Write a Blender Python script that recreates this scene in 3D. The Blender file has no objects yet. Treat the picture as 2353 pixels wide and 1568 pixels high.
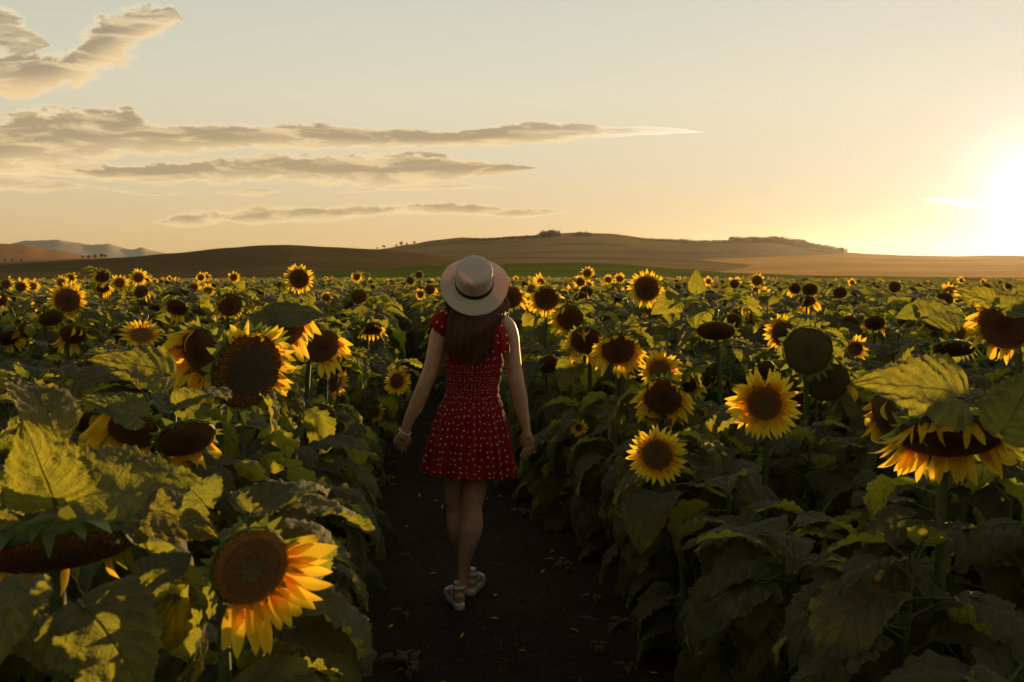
import bpy, math, random
import numpy as np
from mathutils import Vector, Matrix, noise as mnoise

rnd = random.Random(7)
npr = np.random.RandomState(11)
S = bpy.context.scene
COL = S.collection
rad = math.radians

# ------------------------------------------------------------------ camera
IW, IH, F = 2353.0, 1568.0, 2288.0          # picture units used for measuring
PITCH = math.atan((784 - 598) / F)
CAMZ = 1.70
cam_d = bpy.data.cameras.new("camera"); cam = bpy.data.objects.new("camera", cam_d); COL.objects.link(cam)
cam.location = (0, 0, CAMZ)
cam.rotation_euler = (math.pi / 2 - PITCH, 0, 0)
cam_d.sensor_width = 36.0; cam_d.lens = 36.0 * F / IW
cam_d.clip_start = 0.02; cam_d.clip_end = 60000
cam_d.dof.use_dof = True; cam_d.dof.focus_distance = 4.6; cam_d.dof.aperture_fstop = 8.0
S.camera = cam

def ray(u, v):
    x = (u - IW / 2) / F; y = -(v - IH / 2) / F
    return Vector((x, math.cos(PITCH) + y * math.sin(PITCH), -math.sin(PITCH) + y * math.cos(PITCH)))
def P(u, v, Y):
    d = ray(u, v); t = Y / d.y
    return Vector((d.x * t, Y, CAMZ + d.z * t))
def proj(p):
    x, y, z = p[0], p[1], p[2] - CAMZ
    fw = y * math.cos(PITCH) - z * math.sin(PITCH); up = y * math.sin(PITCH) + z * math.cos(PITCH)
    if fw < 0.05: return None
    return (IW / 2 + F * x / fw, IH / 2 - F * up / fw, fw)

# ------------------------------------------------------------------ light, sky, exposure
SUN_AZ, SUN_EL = rad(27.7), rad(3.4)
SUN_DIR = Vector((math.sin(SUN_AZ) * math.cos(SUN_EL), math.cos(SUN_AZ) * math.cos(SUN_EL), math.sin(SUN_EL)))
sun_d = bpy.data.lights.new("sun", 'SUN'); sun = bpy.data.objects.new("sun", sun_d); COL.objects.link(sun)
sun_d.energy = 5.0; sun_d.angle = rad(0.5); sun_d.color = (1.0, 0.62, 0.27)
sun.rotation_euler = (-SUN_DIR).to_track_quat('-Z', 'Y').to_euler()
S.view_settings.view_transform = 'Standard'; S.view_settings.look = 'None'
S.view_settings.gamma = 1.0; S.view_settings.use_curve_mapping = False
S.view_settings.exposure = 0.6

class NT:
    """small helper for writing node trees"""
    def __init__(s, tree): s.t = tree; s.n = tree.nodes; s.l = tree.links
    def node(s, ty, **kw):
        n = s.n.new(ty)
        for k, v in kw.items(): setattr(n, k, v)
        return n
    def put(s, sock, v):
        if isinstance(v, bpy.types.NodeSocket): s.l.new(v, sock)
        elif isinstance(v, (tuple, list)) and len(v) == 3 and sock.type == 'RGBA': sock.default_value = (*v, 1)
        else: sock.default_value = v
    def m(s, op, a, b=None, c=None, clamp=False):
        n = s.node('ShaderNodeMath', operation=op); n.use_clamp = clamp
        s.put(n.inputs[0], a)
        if b is not None: s.put(n.inputs[1], b)
        if c is not None: s.put(n.inputs[2], c)
        return n.outputs[0]
    def mix(s, f, a, b, mode='MIX'):
        n = s.node('ShaderNodeMix', data_type='RGBA', blend_type=mode); n.clamp_factor = True
        s.put(n.inputs[0], f); s.put(n.inputs[6], a); s.put(n.inputs[7], b)
        return n.outputs[2]
    def rng(s, v, a, b, c=0.0, d=1.0, smooth=True):
        n = s.node('ShaderNodeMapRange'); n.interpolation_type = 'SMOOTHSTEP' if smooth else 'LINEAR'
        s.put(n.inputs[0], v)
        for i, q in enumerate((a, b, c, d)): s.put(n.inputs[1 + i], q)
        return n.outputs[0]
    def ramp(s, v, stops, interp='LINEAR'):
        n = s.node('ShaderNodeValToRGB'); s.put(n.inputs[0], v); r = n.color_ramp; r.interpolation = interp
        while len(r.elements) < len(stops): r.elements.new(0.5)
        for e, (p, c) in zip(r.elements, stops): e.position = p; e.color = (*c, 1)
        return n.outputs[0]
    def noise(s, vec, scale, detail=4, rough=0.5, dist=0.0, col=False):
        n = s.node('ShaderNodeTexNoise'); s.put(n.inputs['Vector'], vec); n.inputs['Scale'].default_value = scale
        n.inputs['Detail'].default_value = detail; n.inputs['Roughness'].default_value = rough
        n.inputs['Distortion'].default_value = dist
        return n.outputs['Color' if col else 'Fac']
    def xyz(s, x, y, z):
        n = s.node('ShaderNodeCombineXYZ'); s.put(n.inputs[0], x); s.put(n.inputs[1], y); s.put(n.inputs[2], z); return n.outputs[0]
    def sep(s, v):
        n = s.node('ShaderNodeSeparateXYZ'); s.put(n.inputs[0], v); return n.outputs
    def curve(s, v, pts):
        n = s.node('ShaderNodeFloatCurve'); s.put(n.inputs['Value'], v); c = n.mapping.curves[0]
        n.mapping.use_clip = False
        pts = sorted(pts)
        c.points[0].location = pts[0]; c.points[1].location = pts[-1]
        for p in pts[1:-1]: c.points.new(*p)
        n.mapping.update(); return n.outputs[0]

def build_world():
    w = bpy.data.worlds.new("World"); S.world = w; w.use_nodes = True
    k = NT(w.node_tree); k.n.clear()
    g = k.node('ShaderNodeTexCoord').outputs['Generated']
    x, y, z = k.sep(g)[:3]
    az = k.m('ARCTAN2', x, y)                        # radians from straight ahead, positive to the right
    el = k.m('ARCSINE', k.m('MINIMUM', k.m('MAXIMUM', z, -1.0), 1.0))
    sky = k.node('ShaderNodeTexSky', sky_type='NISHITA'); sky.sun_disc = False
    sky.sun_elevation = SUN_EL; sky.sun_rotation = SUN_AZ; sky.dust_density = 2.0; sky.air_density = 1.0; sky.altitude = 300
    nish = k.mix(1.0, sky.outputs[0], (0.075, 0.075, 0.075), 'MULTIPLY')
    cl = k.node('ShaderNodeVectorMath', operation='MINIMUM'); k.put(cl.inputs[0], nish); cl.inputs[1].default_value = (0.9, 0.9, 0.9); nish = cl.outputs[0]
    # evening haze colours with height above the horizon
    eln = k.m('DIVIDE', k.m('MAXIMUM', el, 0.0), rad(90))
    grad = k.ramp(eln, [(0.0, (0.73, 0.485, 0.20)), (0.022, (0.76, 0.56, 0.29)), (0.055, (0.75, 0.62, 0.41)),
                        (0.10, (0.75, 0.69, 0.51)), (0.16, (0.64, 0.645, 0.53)), (0.25, (0.58, 0.61, 0.53)), (0.5, (0.38, 0.39, 0.35)), (1.0, (0.28, 0.30, 0.29))])
    base = k.mix(0.93, nish, grad)
    # angle to the sun
    dn = k.node('ShaderNodeVectorMath', operation='DOT_PRODUCT'); k.put(dn.inputs[0], g); dn.inputs[1].default_value = SUN_DIR
    ang = k.m('ARCCOSINE', k.m('MINIMUM', dn.outputs['Value'], 1.0))
    wide = k.m('POWER', 2.718, k.m('DIVIDE', ang, -rad(10)))
    mid = k.m('POWER', 2.718, k.m('MULTIPLY', k.m('POWER', k.m('DIVIDE', ang, rad(1.75)), 1.15), -1.0))
    # away from the sun the sky gets dimmer
    dim = k.rng(ang, rad(25), rad(150), 1.0, 0.42)
    base = k.mix(1.0, base, k.node('ShaderNodeCombineColor').outputs[0], 'MIX') if False else base
    vm = k.node('ShaderNodeVectorMath', operation='SCALE'); k.put(vm.inputs[0], base); k.put(vm.inputs['Scale'], dim); base = vm.outputs[0]
    base = k.mix(k.m('MULTIPLY', wide, 0.8, clamp=True), base, (0.72, 0.64, 0.58))
    # ---------------- clouds: bands given by their upper and lower outline along the horizon
    A0, A1 = rad(-62), rad(40)
    azn = k.m('DIVIDE', k.m('SUBTRACT', az, A0), A1 - A0)
    def ae(u, v):
        d = ray(u, v).normalized(); return ((math.atan2(d.x, d.y) - A0) / (A1 - A0), math.asin(d.z))
    wv = k.xyz(k.m('MULTIPLY', az, 1.0), k.m('MULTIPLY', el, 3.2), 0.0)
    n1 = k.noise(wv, 9.0, 9, 0.58, 0.4)
    n2 = k.noise(wv, 34.0, 8, 0.62, 0.2)
    wv2 = k.xyz(az, k.m('MULTIPLY', el, 1.2), 0.3)
    n3 = k.noise(wv2, 26.0, 8, 0.6, 0.8)
    n4 = k.noise(k.xyz(az, k.m('MULTIPLY', el, 2.0), 0.7), 85.0, 8, 0.65, 0.5)
    n3 = k.m('ADD', k.m('MULTIPLY', n3, .85), k.m('MULTIPLY', n4, .15)); n2 = k.m('ADD', k.m('MULTIPLY', n2, .8), k.m('MULTIPLY', n4, .2))
    edge = k.m('ADD', k.m('MULTIPLY', k.m('SUBTRACT', n1, 0.46), 1.7), k.m('MULTIPLY', k.m('SUBTRACT', n2, 0.42), 2.4))
    edge3 = k.m('ADD', k.m('MULTIPLY', k.m('SUBTRACT', n3, 0.40), 3.2), k.m('MULTIPLY', k.m('SUBTRACT', n1, 0.5), 0.6))
    SC = 2.0
    def band(top, bot, gain, amp, noise_, maxd=1.0):
        # elevations are stored times SC to keep the curves in 0..1
        t = k.m('DIVIDE', k.curve(azn, [(a, e * SC) for a, e in (ae(*q) for q in top)]), SC)
        b = k.m('DIVIDE', k.curve(azn, [(a, e * SC) for a, e in (ae(*q) for q in bot)]), SC)
        c = k.m('MULTIPLY', k.m('ADD', t, b), 0.5)
        h = k.m('MAXIMUM', k.m('MULTIPLY', k.m('SUBTRACT', t, b), 0.5), 0.0006)
        q = k.m('DIVIDE', k.m('SUBTRACT', el, c), h)          # -1 at the lower edge, +1 at the upper
        d = k.m('ADD', k.m('SUBTRACT', 1.0, k.m('ABSOLUTE', q)), k.m('MULTIPLY', noise_, amp))
        # fade where the band has no thickness
        thick = k.rng(k.m('SUBTRACT', t, b), 0.0004, 0.006)
        d = k.m('MULTIPLY', k.m('MULTIPLY', d, gain), thick)
        return k.m('MINIMUM', k.m('MAXIMUM', d, 0.0), maxd), q
    B = []
    B.append(band([(-1100, 120), (-500, 90), (0, 125), (90, 132), (160, 105), (250, 40), (330, 8), (395, 8), (418, 42), (436, 80), (700, 80), (2300, 80)],
                  [(-1100, 300), (-500, 250), (0, 222), (90, 215), (180, 190), (270, 140), (340, 95), (395, 62), (418, 48), (436, 80), (700, 80), (2300, 80)], 1.5, 0.95, edge3))
    B.append(band([(-1100, 20), (-400, 10), (0, 22), (45, 45), (80, 72), (108, 95), (130, 110), (700, 110), (2300, 110)],
                  [(-1100, 150), (-400, 130), (0, 132), (45, 128), (80, 118), (108, 108), (130, 110), (700, 110), (2300, 110)], 1.2, 1.1, edge3, 0.75))
    B.append(band([(-1100, 240), (-400, 260), (0, 284), (60, 256), (180, 244), (300, 246), (330, 274), (500, 286), (700, 290), (900, 298), (1080, 300), (1180, 284), (1280, 280), (1380, 288), (1500, 292), (1640, 304), (1700, 308), (2300, 308)],
                  [(-1100, 420), (-400, 410), (0, 396), (150, 388), (300, 362), (500, 346), (700, 340), (900, 340), (1080, 334), (1180, 332), (1280, 328), (1380, 316), (1500, 309), (1640, 306), (1700, 308), (2300, 308)], 1.9, 0.8, edge))
    B.append(band([(-1100, 380), (0, 372), (200, 372), (330, 378), (520, 362), (640, 354), (760, 362), (860, 354), (980, 358), (1120, 372), (1240, 384), (1300, 386), (2300, 386)],
                  [(-1100, 440), (0, 400), (120, 404), (250, 418), (420, 420), (600, 416), (760, 424), (860, 432), (980, 424), (1120, 404), (1240, 389), (1300, 386), (2300, 386)], 1.7, 0.95, edge))
    B.append(band([(-1100, 480), (-200, 430), (0, 408), (100, 412), (200, 424), (330, 440), (480, 442), (600, 434), (670, 440), (720, 444), (900, 424), (1100, 426), (1190, 432), (1260, 440), (2300, 440)],
                  [(-1100, 520), (-200, 460), (0, 442), (100, 440), (200, 434), (330, 450), (480, 446), (600, 448), (670, 442), (720, 446), (900, 440), (1100, 434), (1190, 436), (1260, 440), (2300, 440)], 0.9, 1.2, edge, 0.6))
    B.append(band([(-1100, 520), (300, 512), (345, 510), (420, 488), (560, 482), (760, 474), (900, 468), (1050, 466), (1200, 480), (1300, 484), (1350, 488), (2300, 488)],
                  [(-1100, 530), (300, 512), (345, 514), (420, 520), (560, 514), (760, 506), (900, 494), (1050, 494), (1200, 500), (1300, 490), (1350, 488), (2300, 488)], 1.15, 1.1, edge, 0.8))
    B.append(band([(-1100, 460), (1990, 458), (2085, 456), (2160, 455), (2240, 464), (2275, 470), (2350, 474)],
                  [(-1100, 460), (1990, 458), (2085, 457), (2160, 466), (2240, 480), (2275, 474), (2350, 474)], 1.0, 0.7, edge, 0.5))
    dens = B[0][0]
    for q in B[1:]: dens = k.m('MAXIMUM', dens, q[0])
    a = k.rng(dens, 0.0, 0.85, 0.0, 1.0)
    core = k.rng(k.m('ADD', dens, k.m('MULTIPLY', k.m('SUBTRACT', n2, 0.5), 1.1)), 0.2, 0.95)
    streak = k.noise(k.xyz(az, k.m('MULTIPLY', el, 5.0), 1.7), 17.0, 8, 0.62, 0.6)
    core = k.m('MULTIPLY', core, k.rng(streak, 0.34, 0.54, 0.4, 1.0))
    lowness = k.rng(el, rad(3), rad(15))
    rim = k.mix(lowness, (0.98, 0.72, 0.36), (1.0, 0.80, 0.50))
    body = k.mix(lowness, (0.43, 0.32, 0.18), (0.345, 0.275, 0.185))
    # warm light from the sun's side reaches the under and right side of the upper cloud
    lit = k.rng(k.m('MULTIPLY', B[0][1], -1.0), -0.4, 0.95)
    lit = k.m('MULTIPLY', lit, k.rng(B[0][0], 0.0, 0.3))
    cc = k.mix(core, rim, body)
    cc = k.mix(k.m('MULTIPLY', lit, 0.75), cc, (0.98, 0.70, 0.36))
    for bi in (2, 3, 4, 5):
        under = k.m('MULTIPLY', k.rng(k.m('MULTIPLY', B[bi][1], -1.0), -0.1, 1.0), k.rng(B[bi][0], 0.0, 0.3))
        cc = k.mix(k.m('MULTIPLY', under, 0.6), cc, (0.98, 0.72, 0.38))
    nearsun = k.rng(ang, rad(4), rad(28), 1.0, 0.0)
    cc = k.mix(nearsun, cc, (1.9, 1.7, 1.4))
    col = k.mix(k.m('MULTIPLY', a, 0.93), base, cc)
    glow = k.node('ShaderNodeVectorMath', operation='SCALE'); glow.inputs[0].default_value = (1.5, 1.3, 1.05); k.put(glow.inputs['Scale'], k.m('MULTIPLY', mid, 1.15))
    add = k.node('ShaderNodeVectorMath', operation='ADD'); k.put(add.inputs[0], col); k.put(add.inputs[1], glow.outputs[0])
    # below the horizon: dull earth
    out = k.mix(k.rng(el, rad(-1.2), rad(-0.3)), (0.05, 0.035, 0.02), add.outputs[0])
    bg = k.node('ShaderNodeBackground'); k.put(bg.inputs[0], out); bg.inputs[1].default_value = 0.69
    o = k.node('ShaderNodeOutputWorld'); k.l.new(bg.outputs[0], o.inputs[0])
    w.cycles.sampling_method = 'AUTOMATIC'
build_world()

# ------------------------------------------------------------------ mesh helpers
class Acc:
    def __init__(s): s.v = []; s.f = []; s.mi = []; s.uv = []; s.n = 0
    def add(s, v, f, mat=0, uv=None, M=None):
        v = np.asarray(v, float).reshape(-1, 3)
        if M is not None:
            A = np.array(M); v = v @ A[:3, :3].T + A[:3, 3]
        s.v.append(v); s.f += [tuple(i + s.n for i in q) for q in f]
        s.mi += [mat] * len(f) if not hasattr(mat, '__len__') else list(mat)
        s.uv.append(np.zeros((len(v), 2)) if uv is None else np.asarray(uv, float)); s.n += len(v)
    def join(s, o, M=None):
        v = o.verts()
        s.add(v, o.f, list(o.mi), np.concatenate(o.uv), M)
    def verts(s): return np.concatenate(s.v)
    def mesh(s, name, mats, smooth=True):
        me = bpy.data.meshes.new(name); me.from_pydata(s.verts().tolist(), [], s.f)
        for m in mats: me.materials.append(m)
        me.polygons.foreach_set('material_index', s.mi)
        uvl = me.uv_layers.new(name='UVMap'); li = np.empty(len(me.loops), int); me.loops.foreach_get('vertex_index', li)
        uvl.data.foreach_set('uv', np.concatenate(s.uv)[li].ravel())
        if smooth: me.polygons.foreach_set('use_smooth', [True] * len(me.polygons))
        me.update(); return me

def ob(name, me, parent=None, M=None, **props):
    o = bpy.data.objects.new(name, me); COL.objects.link(o)
    if parent is not None: o.parent = parent
    if M is not None: o.matrix_local = M
    for a, b in props.items(): o[a] = b
    return o
def empty(name, loc, **props):
    o = bpy.data.objects.new(name, None); COL.objects.link(o); o.location = loc; o.empty_display_size = 0.1
    for a, b in props.items(): o[a] = b
    return o

def grid_faces(nu, nv, closed=False):
    f = []
    for i in range(nu - 1):
        for j in range(nv - (0 if closed else 1)):
            a, b = i * nv + j, i * nv + (j + 1) % nv
            f.append((a, b, b + nv, a + nv))
    return f
def tube(path, radii, sides=6, caps=True, squash=None):
    path = [Vector(p) for p in path]; n = len(path); v = []; uv = []
    ref = Vector((0.13, 0.97, 0.2)); X = None
    for i, p in enumerate(path):
        t = (path[min(i + 1, n - 1)] - path[max(i - 1, 0)]).normalized()
        if X is None: X = t.cross(ref); X = X.normalized() if X.length > 1e-4 else Vector((1, 0, 0))
        X = (X - t * X.dot(t)).normalized(); Yv = t.cross(X)
        for k in range(sides):
            a = 2 * math.pi * k / sides; r = radii[i] if hasattr(radii, '__len__') else radii
            v.append(p + X * (math.cos(a) * r) + Yv * (math.sin(a) * r)); uv.append((i / max(1, n - 1), k / sides))
    f = grid_faces(n, sides, True)
    if caps:
        f.append(tuple(range(sides))[::-1]); f.append(tuple((n - 1) * sides + k for k in range(sides)))
    return v, f, uv
def bez(p0, p1, p2, p3, n):
    o = []
    for i in range(n):
        t = i / (n - 1); o.append(p0 * (1 - t) ** 3 + p1 * 3 * t * (1 - t) ** 2 + p2 * 3 * t * t * (1 - t) + p3 * t ** 3)
    return o
def spline(pts, n):
    """Catmull-Rom through rows of numbers"""
    pts = np.asarray(pts, float); m = len(pts); out = []
    for i in range(n):
        t = i / (n - 1) * (m - 1); k = min(int(t), m - 2); q = t - k
        p0, p1, p2, p3 = pts[max(k - 1, 0)], pts[k], pts[k + 1], pts[min(k + 2, m - 1)]
        out.append(0.5 * (2 * p1 + (p2 - p0) * q + (2 * p0 - 5 * p1 + 4 * p2 - p3) * q * q + (3 * p1 - p0 - 3 * p2 + p3) * q ** 3))
    return np.array(out)
def new_mat(name):
    m = bpy.data.materials.new(name); m.use_nodes = True; k = NT(m.node_tree); k.n.clear()
    return m, k
def finish(k, shader):
    o = k.node('ShaderNodeOutputMaterial'); k.l.new(shader, o.inputs[0])
def principled(k, col, rough=0.6, spec=0.3, **kw):
    b = k.node('ShaderNodeBsdfPrincipled'); k.put(b.inputs['Base Color'], col); k.put(b.inputs['Roughness'], rough)
    k.put(b.inputs['Specular IOR Level'], spec)
    for a, v in kw.items(): k.put(b.inputs[a.replace('_', ' ')], v)
    return b
def bump(k, h, strength, dist, bsdf):
    n = k.node('ShaderNodeBump'); k.put(n.inputs['Height'], h); n.inputs['Strength'].default_value = strength; n.inputs['Distance'].default_value = dist
    k.l.new(n.outputs[0], bsdf.inputs['Normal']); return n.outputs[0]
# ------------------------------------------------------------------ plant materials
def leaf_material(name, base, trans, tfac=0.42):
    m, k = new_mat(name)
    uv = k.node('ShaderNodeUVMap').outputs[0]; t, s, _ = k.sep(uv)[:3]     # t along midrib 0..1, s across 0..1
    sa = k.m('ABSOLUTE', k.m('SUBTRACT', k.m('MULTIPLY', s, 2.0), 1.0))
    ph = k.m('SUBTRACT', k.m('MULTIPLY', t, 7.0), k.m('MULTIPLY', sa, 2.6))
    fr = k.m('ABSOLUTE', k.m('SUBTRACT', k.m('FRACT', ph), 0.5))            # 0.5 on the side veins
    side = k.rng(fr, 0.44, 0.5)
    midr = k.rng(sa, 0.0, 0.05, 1.0, 0.0)
    vein = k.m('MAXIMUM', midr, k.m('MULTIPLY', side, 0.6))
    oi = k.node('ShaderNodeObjectInfo').outputs['Random']
    geo = k.node('ShaderNodeTexCoord').outputs['Object']
    n1 = k.noise(geo, 14.0, 5, 0.6); n2 = k.noise(geo, 90.0, 3, 0.6)
    c = k.mix(oi, (base[0] * 0.72, base[1] * 0.8, base[2] * 0.8), (base[0] * 1.35, base[1] * 1.15, base[2] * 1.1))
    c = k.mix(k.rng(n1, 0.35, 0.75), c, (base[0] * 1.5, base[1] * 1.25, base[2]))
    c = k.mix(k.m('MULTIPLY', vein, 0.55), c, (0.14, 0.17, 0.06))
    # dry brown blotches near some edges
    dry = k.m('MULTIPLY', k.rng(k.noise(geo, 9.0, 4, 0.7), 0.62, 0.70), k.rng(sa, 0.45, 0.95))
    c = k.mix(k.m('MULTIPLY', dry, 0.7), c, (0.10, 0.07, 0.03))
    tc = k.mix(oi, (trans[0] * 0.8, trans[1] * 0.85, trans[2]), (trans[0] * 1.25, trans[1] * 1.1, trans[2]))
    tc = k.mix(k.m('MULTIPLY', vein, 0.7), tc, (trans[0] * 0.5, trans[1] * 0.45, trans[2] * 0.5))
    tc = k.mix(k.rng(n1, 0.3, 0.7, 0.0, 0.3), tc, (trans[0] * 0.55, trans[1] * 0.65, trans[2]))
    tc = k.mix(k.m('MULTIPLY', dry, 0.6), tc, (0.12, 0.07, 0.02))
    b = principled(k, c, 0.72, 0.16, Sheen_Weight=0.10, Sheen_Roughness=0.4)
    h = k.m('ADD', k.m('MULTIPLY', vein, -1.1), k.m('ADD', k.m('MULTIPLY', n2, 0.5), k.m('MULTIPLY', k.noise(geo, 34.0, 4, 0.6), 1.0)))
    nrm = bump(k, h, 0.9, 0.006, b)
    tr = k.node('ShaderNodeBsdfTranslucent'); k.put(tr.inputs[0], tc); k.l.new(nrm, tr.inputs[1])
    mx = k.node('ShaderNodeMixShader'); mx.inputs[0].default_value = tfac
    k.l.new(b.outputs[0], mx.inputs[1]); k.l.new(tr.outputs[0], mx.inputs[2]); finish(k, mx.outputs[0]); return m
M_LEAF = leaf_material("sunflower leaf", (0.088, 0.090, 0.046), (0.43, 0.43, 0.030))
def petal_material(name, a, b_, tcol):
    m, k = new_mat(name)
    uv = k.node('ShaderNodeUVMap').outputs[0]; t, s, _ = k.sep(uv)[:3]
    oi = k.node('ShaderNodeObjectInfo').outputs['Random']
    n = k.noise(k.xyz(k.m('MULTIPLY', t, 1.5), k.m('MULTIPLY', s, 16.0), oi), 3.0, 4, 0.6)
    c = k.mix(k.rng(t, 0.0, 0.55), a, b_)
    c = k.mix(k.rng(n, 0.4, 0.8, 0.0, 0.35), c, (b_[0] * 0.8, b_[1] * 0.55, b_[2]))
    b = principled(k, c, 0.6, 0.25)
    nn = bump(k, n, 0.5, 0.002, b)
    tr = k.node('ShaderNodeBsdfTranslucent'); k.put(tr.inputs[0], k.mix(k.rng(t, 0.0, 0.5), (tcol[0], tcol[1] * 0.6, tcol[2]), tcol))
    mx = k.node('ShaderNodeMixShader'); mx.inputs[0].default_value = 0.5
    k.l.new(b.outputs[0], mx.inputs[1]); k.l.new(tr.outputs[0], mx.inputs[2]); finish(k, mx.outputs[0]); return m
M_PETAL = petal_material("sunflower petal", (0.82, 0.40, 0.008), (0.95, 0.70, 0.02), (0.97, 0.66, 0.04))
def disc_material(name, rim, mid, cen, cw):
    m, k = new_mat(name)
    uv = k.node('ShaderNodeUVMap').outputs[0]; r, an, _ = k.sep(uv)[:3]
    geo = k.node('ShaderNodeTexCoord').outputs['Object']
    # two families of spirals give the seed lattice
    lr = k.m('MULTIPLY', k.m('LOGARITHM', k.m('MAXIMUM', r, 0.02), 2.718), 1.0)
    s1 = k.m('SINE', k.m('MULTIPLY', k.m('ADD', k.m('MULTIPLY', an, 34.0), k.m('MULTIPLY', lr, 9.0)), 6.2832))
    s2 = k.m('SINE', k.m('MULTIPLY', k.m('SUBTRACT', k.m('MULTIPLY', an, 55.0), k.m('MULTIPLY', lr, 7.0)), 6.2832))
    lat = k.m('MULTIPLY', k.m('ADD', s1, s2), 0.5)
    n = k.noise(geo, 40.0, 4, 0.7)
    c = k.mix(k.rng(r, cw, cw + 0.25), cen, mid); c = k.mix(k.rng(k.m('ADD', r, k.m('MULTIPLY', k.m('SUBTRACT', n, 0.5), 0.4)), 0.68, 0.95), c, rim)
    c = k.mix(k.rng(n, 0.45, 0.8, 0.0, 0.55), c, (rim[0] * 1.2, rim[1] * 1.2, rim[2]))
    c = k.mix(k.rng(lat, -0.9, 0.4, 0.75, 0.0), c, (mid[0] * 0.35, mid[1] * 0.35, mid[2] * 0.35))
    b = principled(k, c, 0.85, 0.1, Sheen_Weight=0.1)
    bump(k, k.m('ADD', lat, k.m('MULTIPLY', n, 1.5)), 0.7, 0.004, b); finish(k, b.outputs[0]); return m
M_DISC = disc_material("brown seed disc", (0.30, 0.115, 0.018), (0.18, 0.075, 0.022), (0.12, 0.052, 0.018), 0.2)
M_DISC_YOUNG = disc_material("young flower disc", (0.40, 0.17, 0.016), (0.26, 0.105, 0.018), (0.16, 0.14, 0.03), 0.22)
M_DISC_RIPE = disc_material("ripe flower disc", (0.28, 0.12, 0.015), (0.08, 0.055, 0.028), (0.07, 0.048, 0.024), 0.1)
M_DISC_GREEN = disc_material("green seed disc", (0.17, 0.12, 0.025), (0.15, 0.115, 0.036), (0.12, 0.095, 0.035), 0.1)
def simple(name, col, rough=0.7, spec=0.2, nscale=20, var=0.25, tr=None, bstr=0.3, bdist=0.003):
    m, k = new_mat(name); geo = k.node('ShaderNodeTexCoord').outputs['Object']; n = k.noise(geo, nscale, 5, 0.6)
    c = k.mix(k.rng(n, 0.3, 0.7), tuple(q * (1 - var) for q in col), tuple(q * (1 + var) for q in col))
    b = principled(k, c, rough, spec); nn = bump(k, n, bstr, bdist, b); o = b.outputs[0]
    if tr:
        t = k.node('ShaderNodeBsdfTranslucent'); t.inputs[0].default_value = (*tr, 1)
        mx = k.node('ShaderNodeMixShader'); mx.inputs[0].default_value = 0.35; k.l.new(o, mx.inputs[1]); k.l.new(t.outputs[0], mx.inputs[2]); o = mx.outputs[0]
    finish(k, o); return m
M_STEM = simple("hairy green stem", (0.085, 0.11, 0.03), 0.6, 0.3, 60, 0.3)
M_BRACT = simple("green bract", (0.075, 0.11, 0.025), 0.6, 0.3, 40, 0.3, tr=(0.35, 0.38, 0.04))
M_SEED = simple("dry floret", (0.20, 0.085, 0.015), 0.8, 0.1, 200, 0.5)

# ------------------------------------------------------------------ leaves
def leaf_acc(L=0.24, W=0.11, lp=0.12, a0=0.5, droop=1.6, fold=0.25, nt=20, ns=10, seed=0, teeth=True, twist=0.0, pucker=1.0):
    r = random.Random(seed); ac = Acc()
    ph = r.uniform(0, 9); ph2 = r.uniform(0, 9)
    # petiole
    ends = Vector((lp * math.cos(a0), 0, lp * math.sin(a0)))
    if lp > 0.02:
        pt = bez(Vector((0, 0, 0)), Vector((lp * 0.35, 0, lp * 0.35 * math.tan(min(a0 * 1.3, 1.2)))), ends - Vector((lp * 0.3, 0, lp * 0.12)), ends, 6 if nt > 8 else 3)
        v, f, uv = tube(pt, [0.0045, 0.004, 0.0035, 0.003, 0.003, 0.0028][:len(pt)], 5 if nt > 8 else 3, False); ac.add(v, f, 1, uv)
    # blade
    x, z = ends.x, ends.z; a = a0 * 0.45; mid = []
    for i in range(nt):
        mid.append((x, z, a)); st = L / (nt - 1); a -= droop / (nt - 1) * (1.4 - 0.8 * i / nt); x += st * math.cos(a); z += st * math.sin(a)
    v = np.zeros((nt, ns + 1, 3)); uv = np.zeros((nt, ns + 1, 2))
    for i in range(nt):
        t = i / (nt - 1); mx, mz, ma = mid[i]
        w = W * (max(0.0, math.sin(math.pi * min(1, max(t, 0.004)) ** 0.52)) ** 0.85) * (1 - 0.12 * t)
        if i == 0: w = W * 0.10
        if teeth: w *= (1.035 if i % 2 else 0.955) * (1 + .04 * math.sin(t * 31 + ph)) if 0 < i < nt - 1 else 1
        for j in range(ns + 1):
            s = 2 * j / ns - 1; sa = abs(s)
            y = w * s * (1 - 0.12 * sa * fold)
            back = -0.20 * L * sa ** 1.3 * (1 - t) ** 2.5
            ht = fold * abs(y) * (0.9 - 0.3 * sa)
            vp = 7 * t - 2.6 * sa
            ht += pucker * 0.0100 * (abs(math.sin(math.pi * vp)) - 0.5) * min(1, sa * 2.2) * (0.25 + min(1, w / W))
            ht += pucker * 0.014 * math.sin(5.0 * t + ph + (1.7 if s > 0 else 0)) * sa ** 2.5
            ht += pucker * (0.012 * mnoise.noise(Vector((t * 5 + ph2, s * 3, ph))) + 0.0045 * mnoise.noise(Vector((t * 14 + ph2, s * 7, ph)))) + (-0.05 * sa ** 2 * W / 0.11 * (1 if fold < 0 else 0.4)) * 0.5
            tw = twist * t; yy = y * math.cos(tw) ; ht += y * math.sin(tw)
            ca, sn = math.cos(ma), math.sin(ma)
            v[i, j] = (mx + back * ca - ht * sn, yy, mz + back * sn + ht * ca); uv[i, j] = (t, j / ns)
    ac.add(v.reshape(-1, 3), grid_faces(nt, ns + 1), 0, uv.reshape(-1, 2)); return ac
LM = [M_LEAF, M_STEM]
LEAF_UP, LEAF_MID, LEAF_LOW = [], [], []
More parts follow.
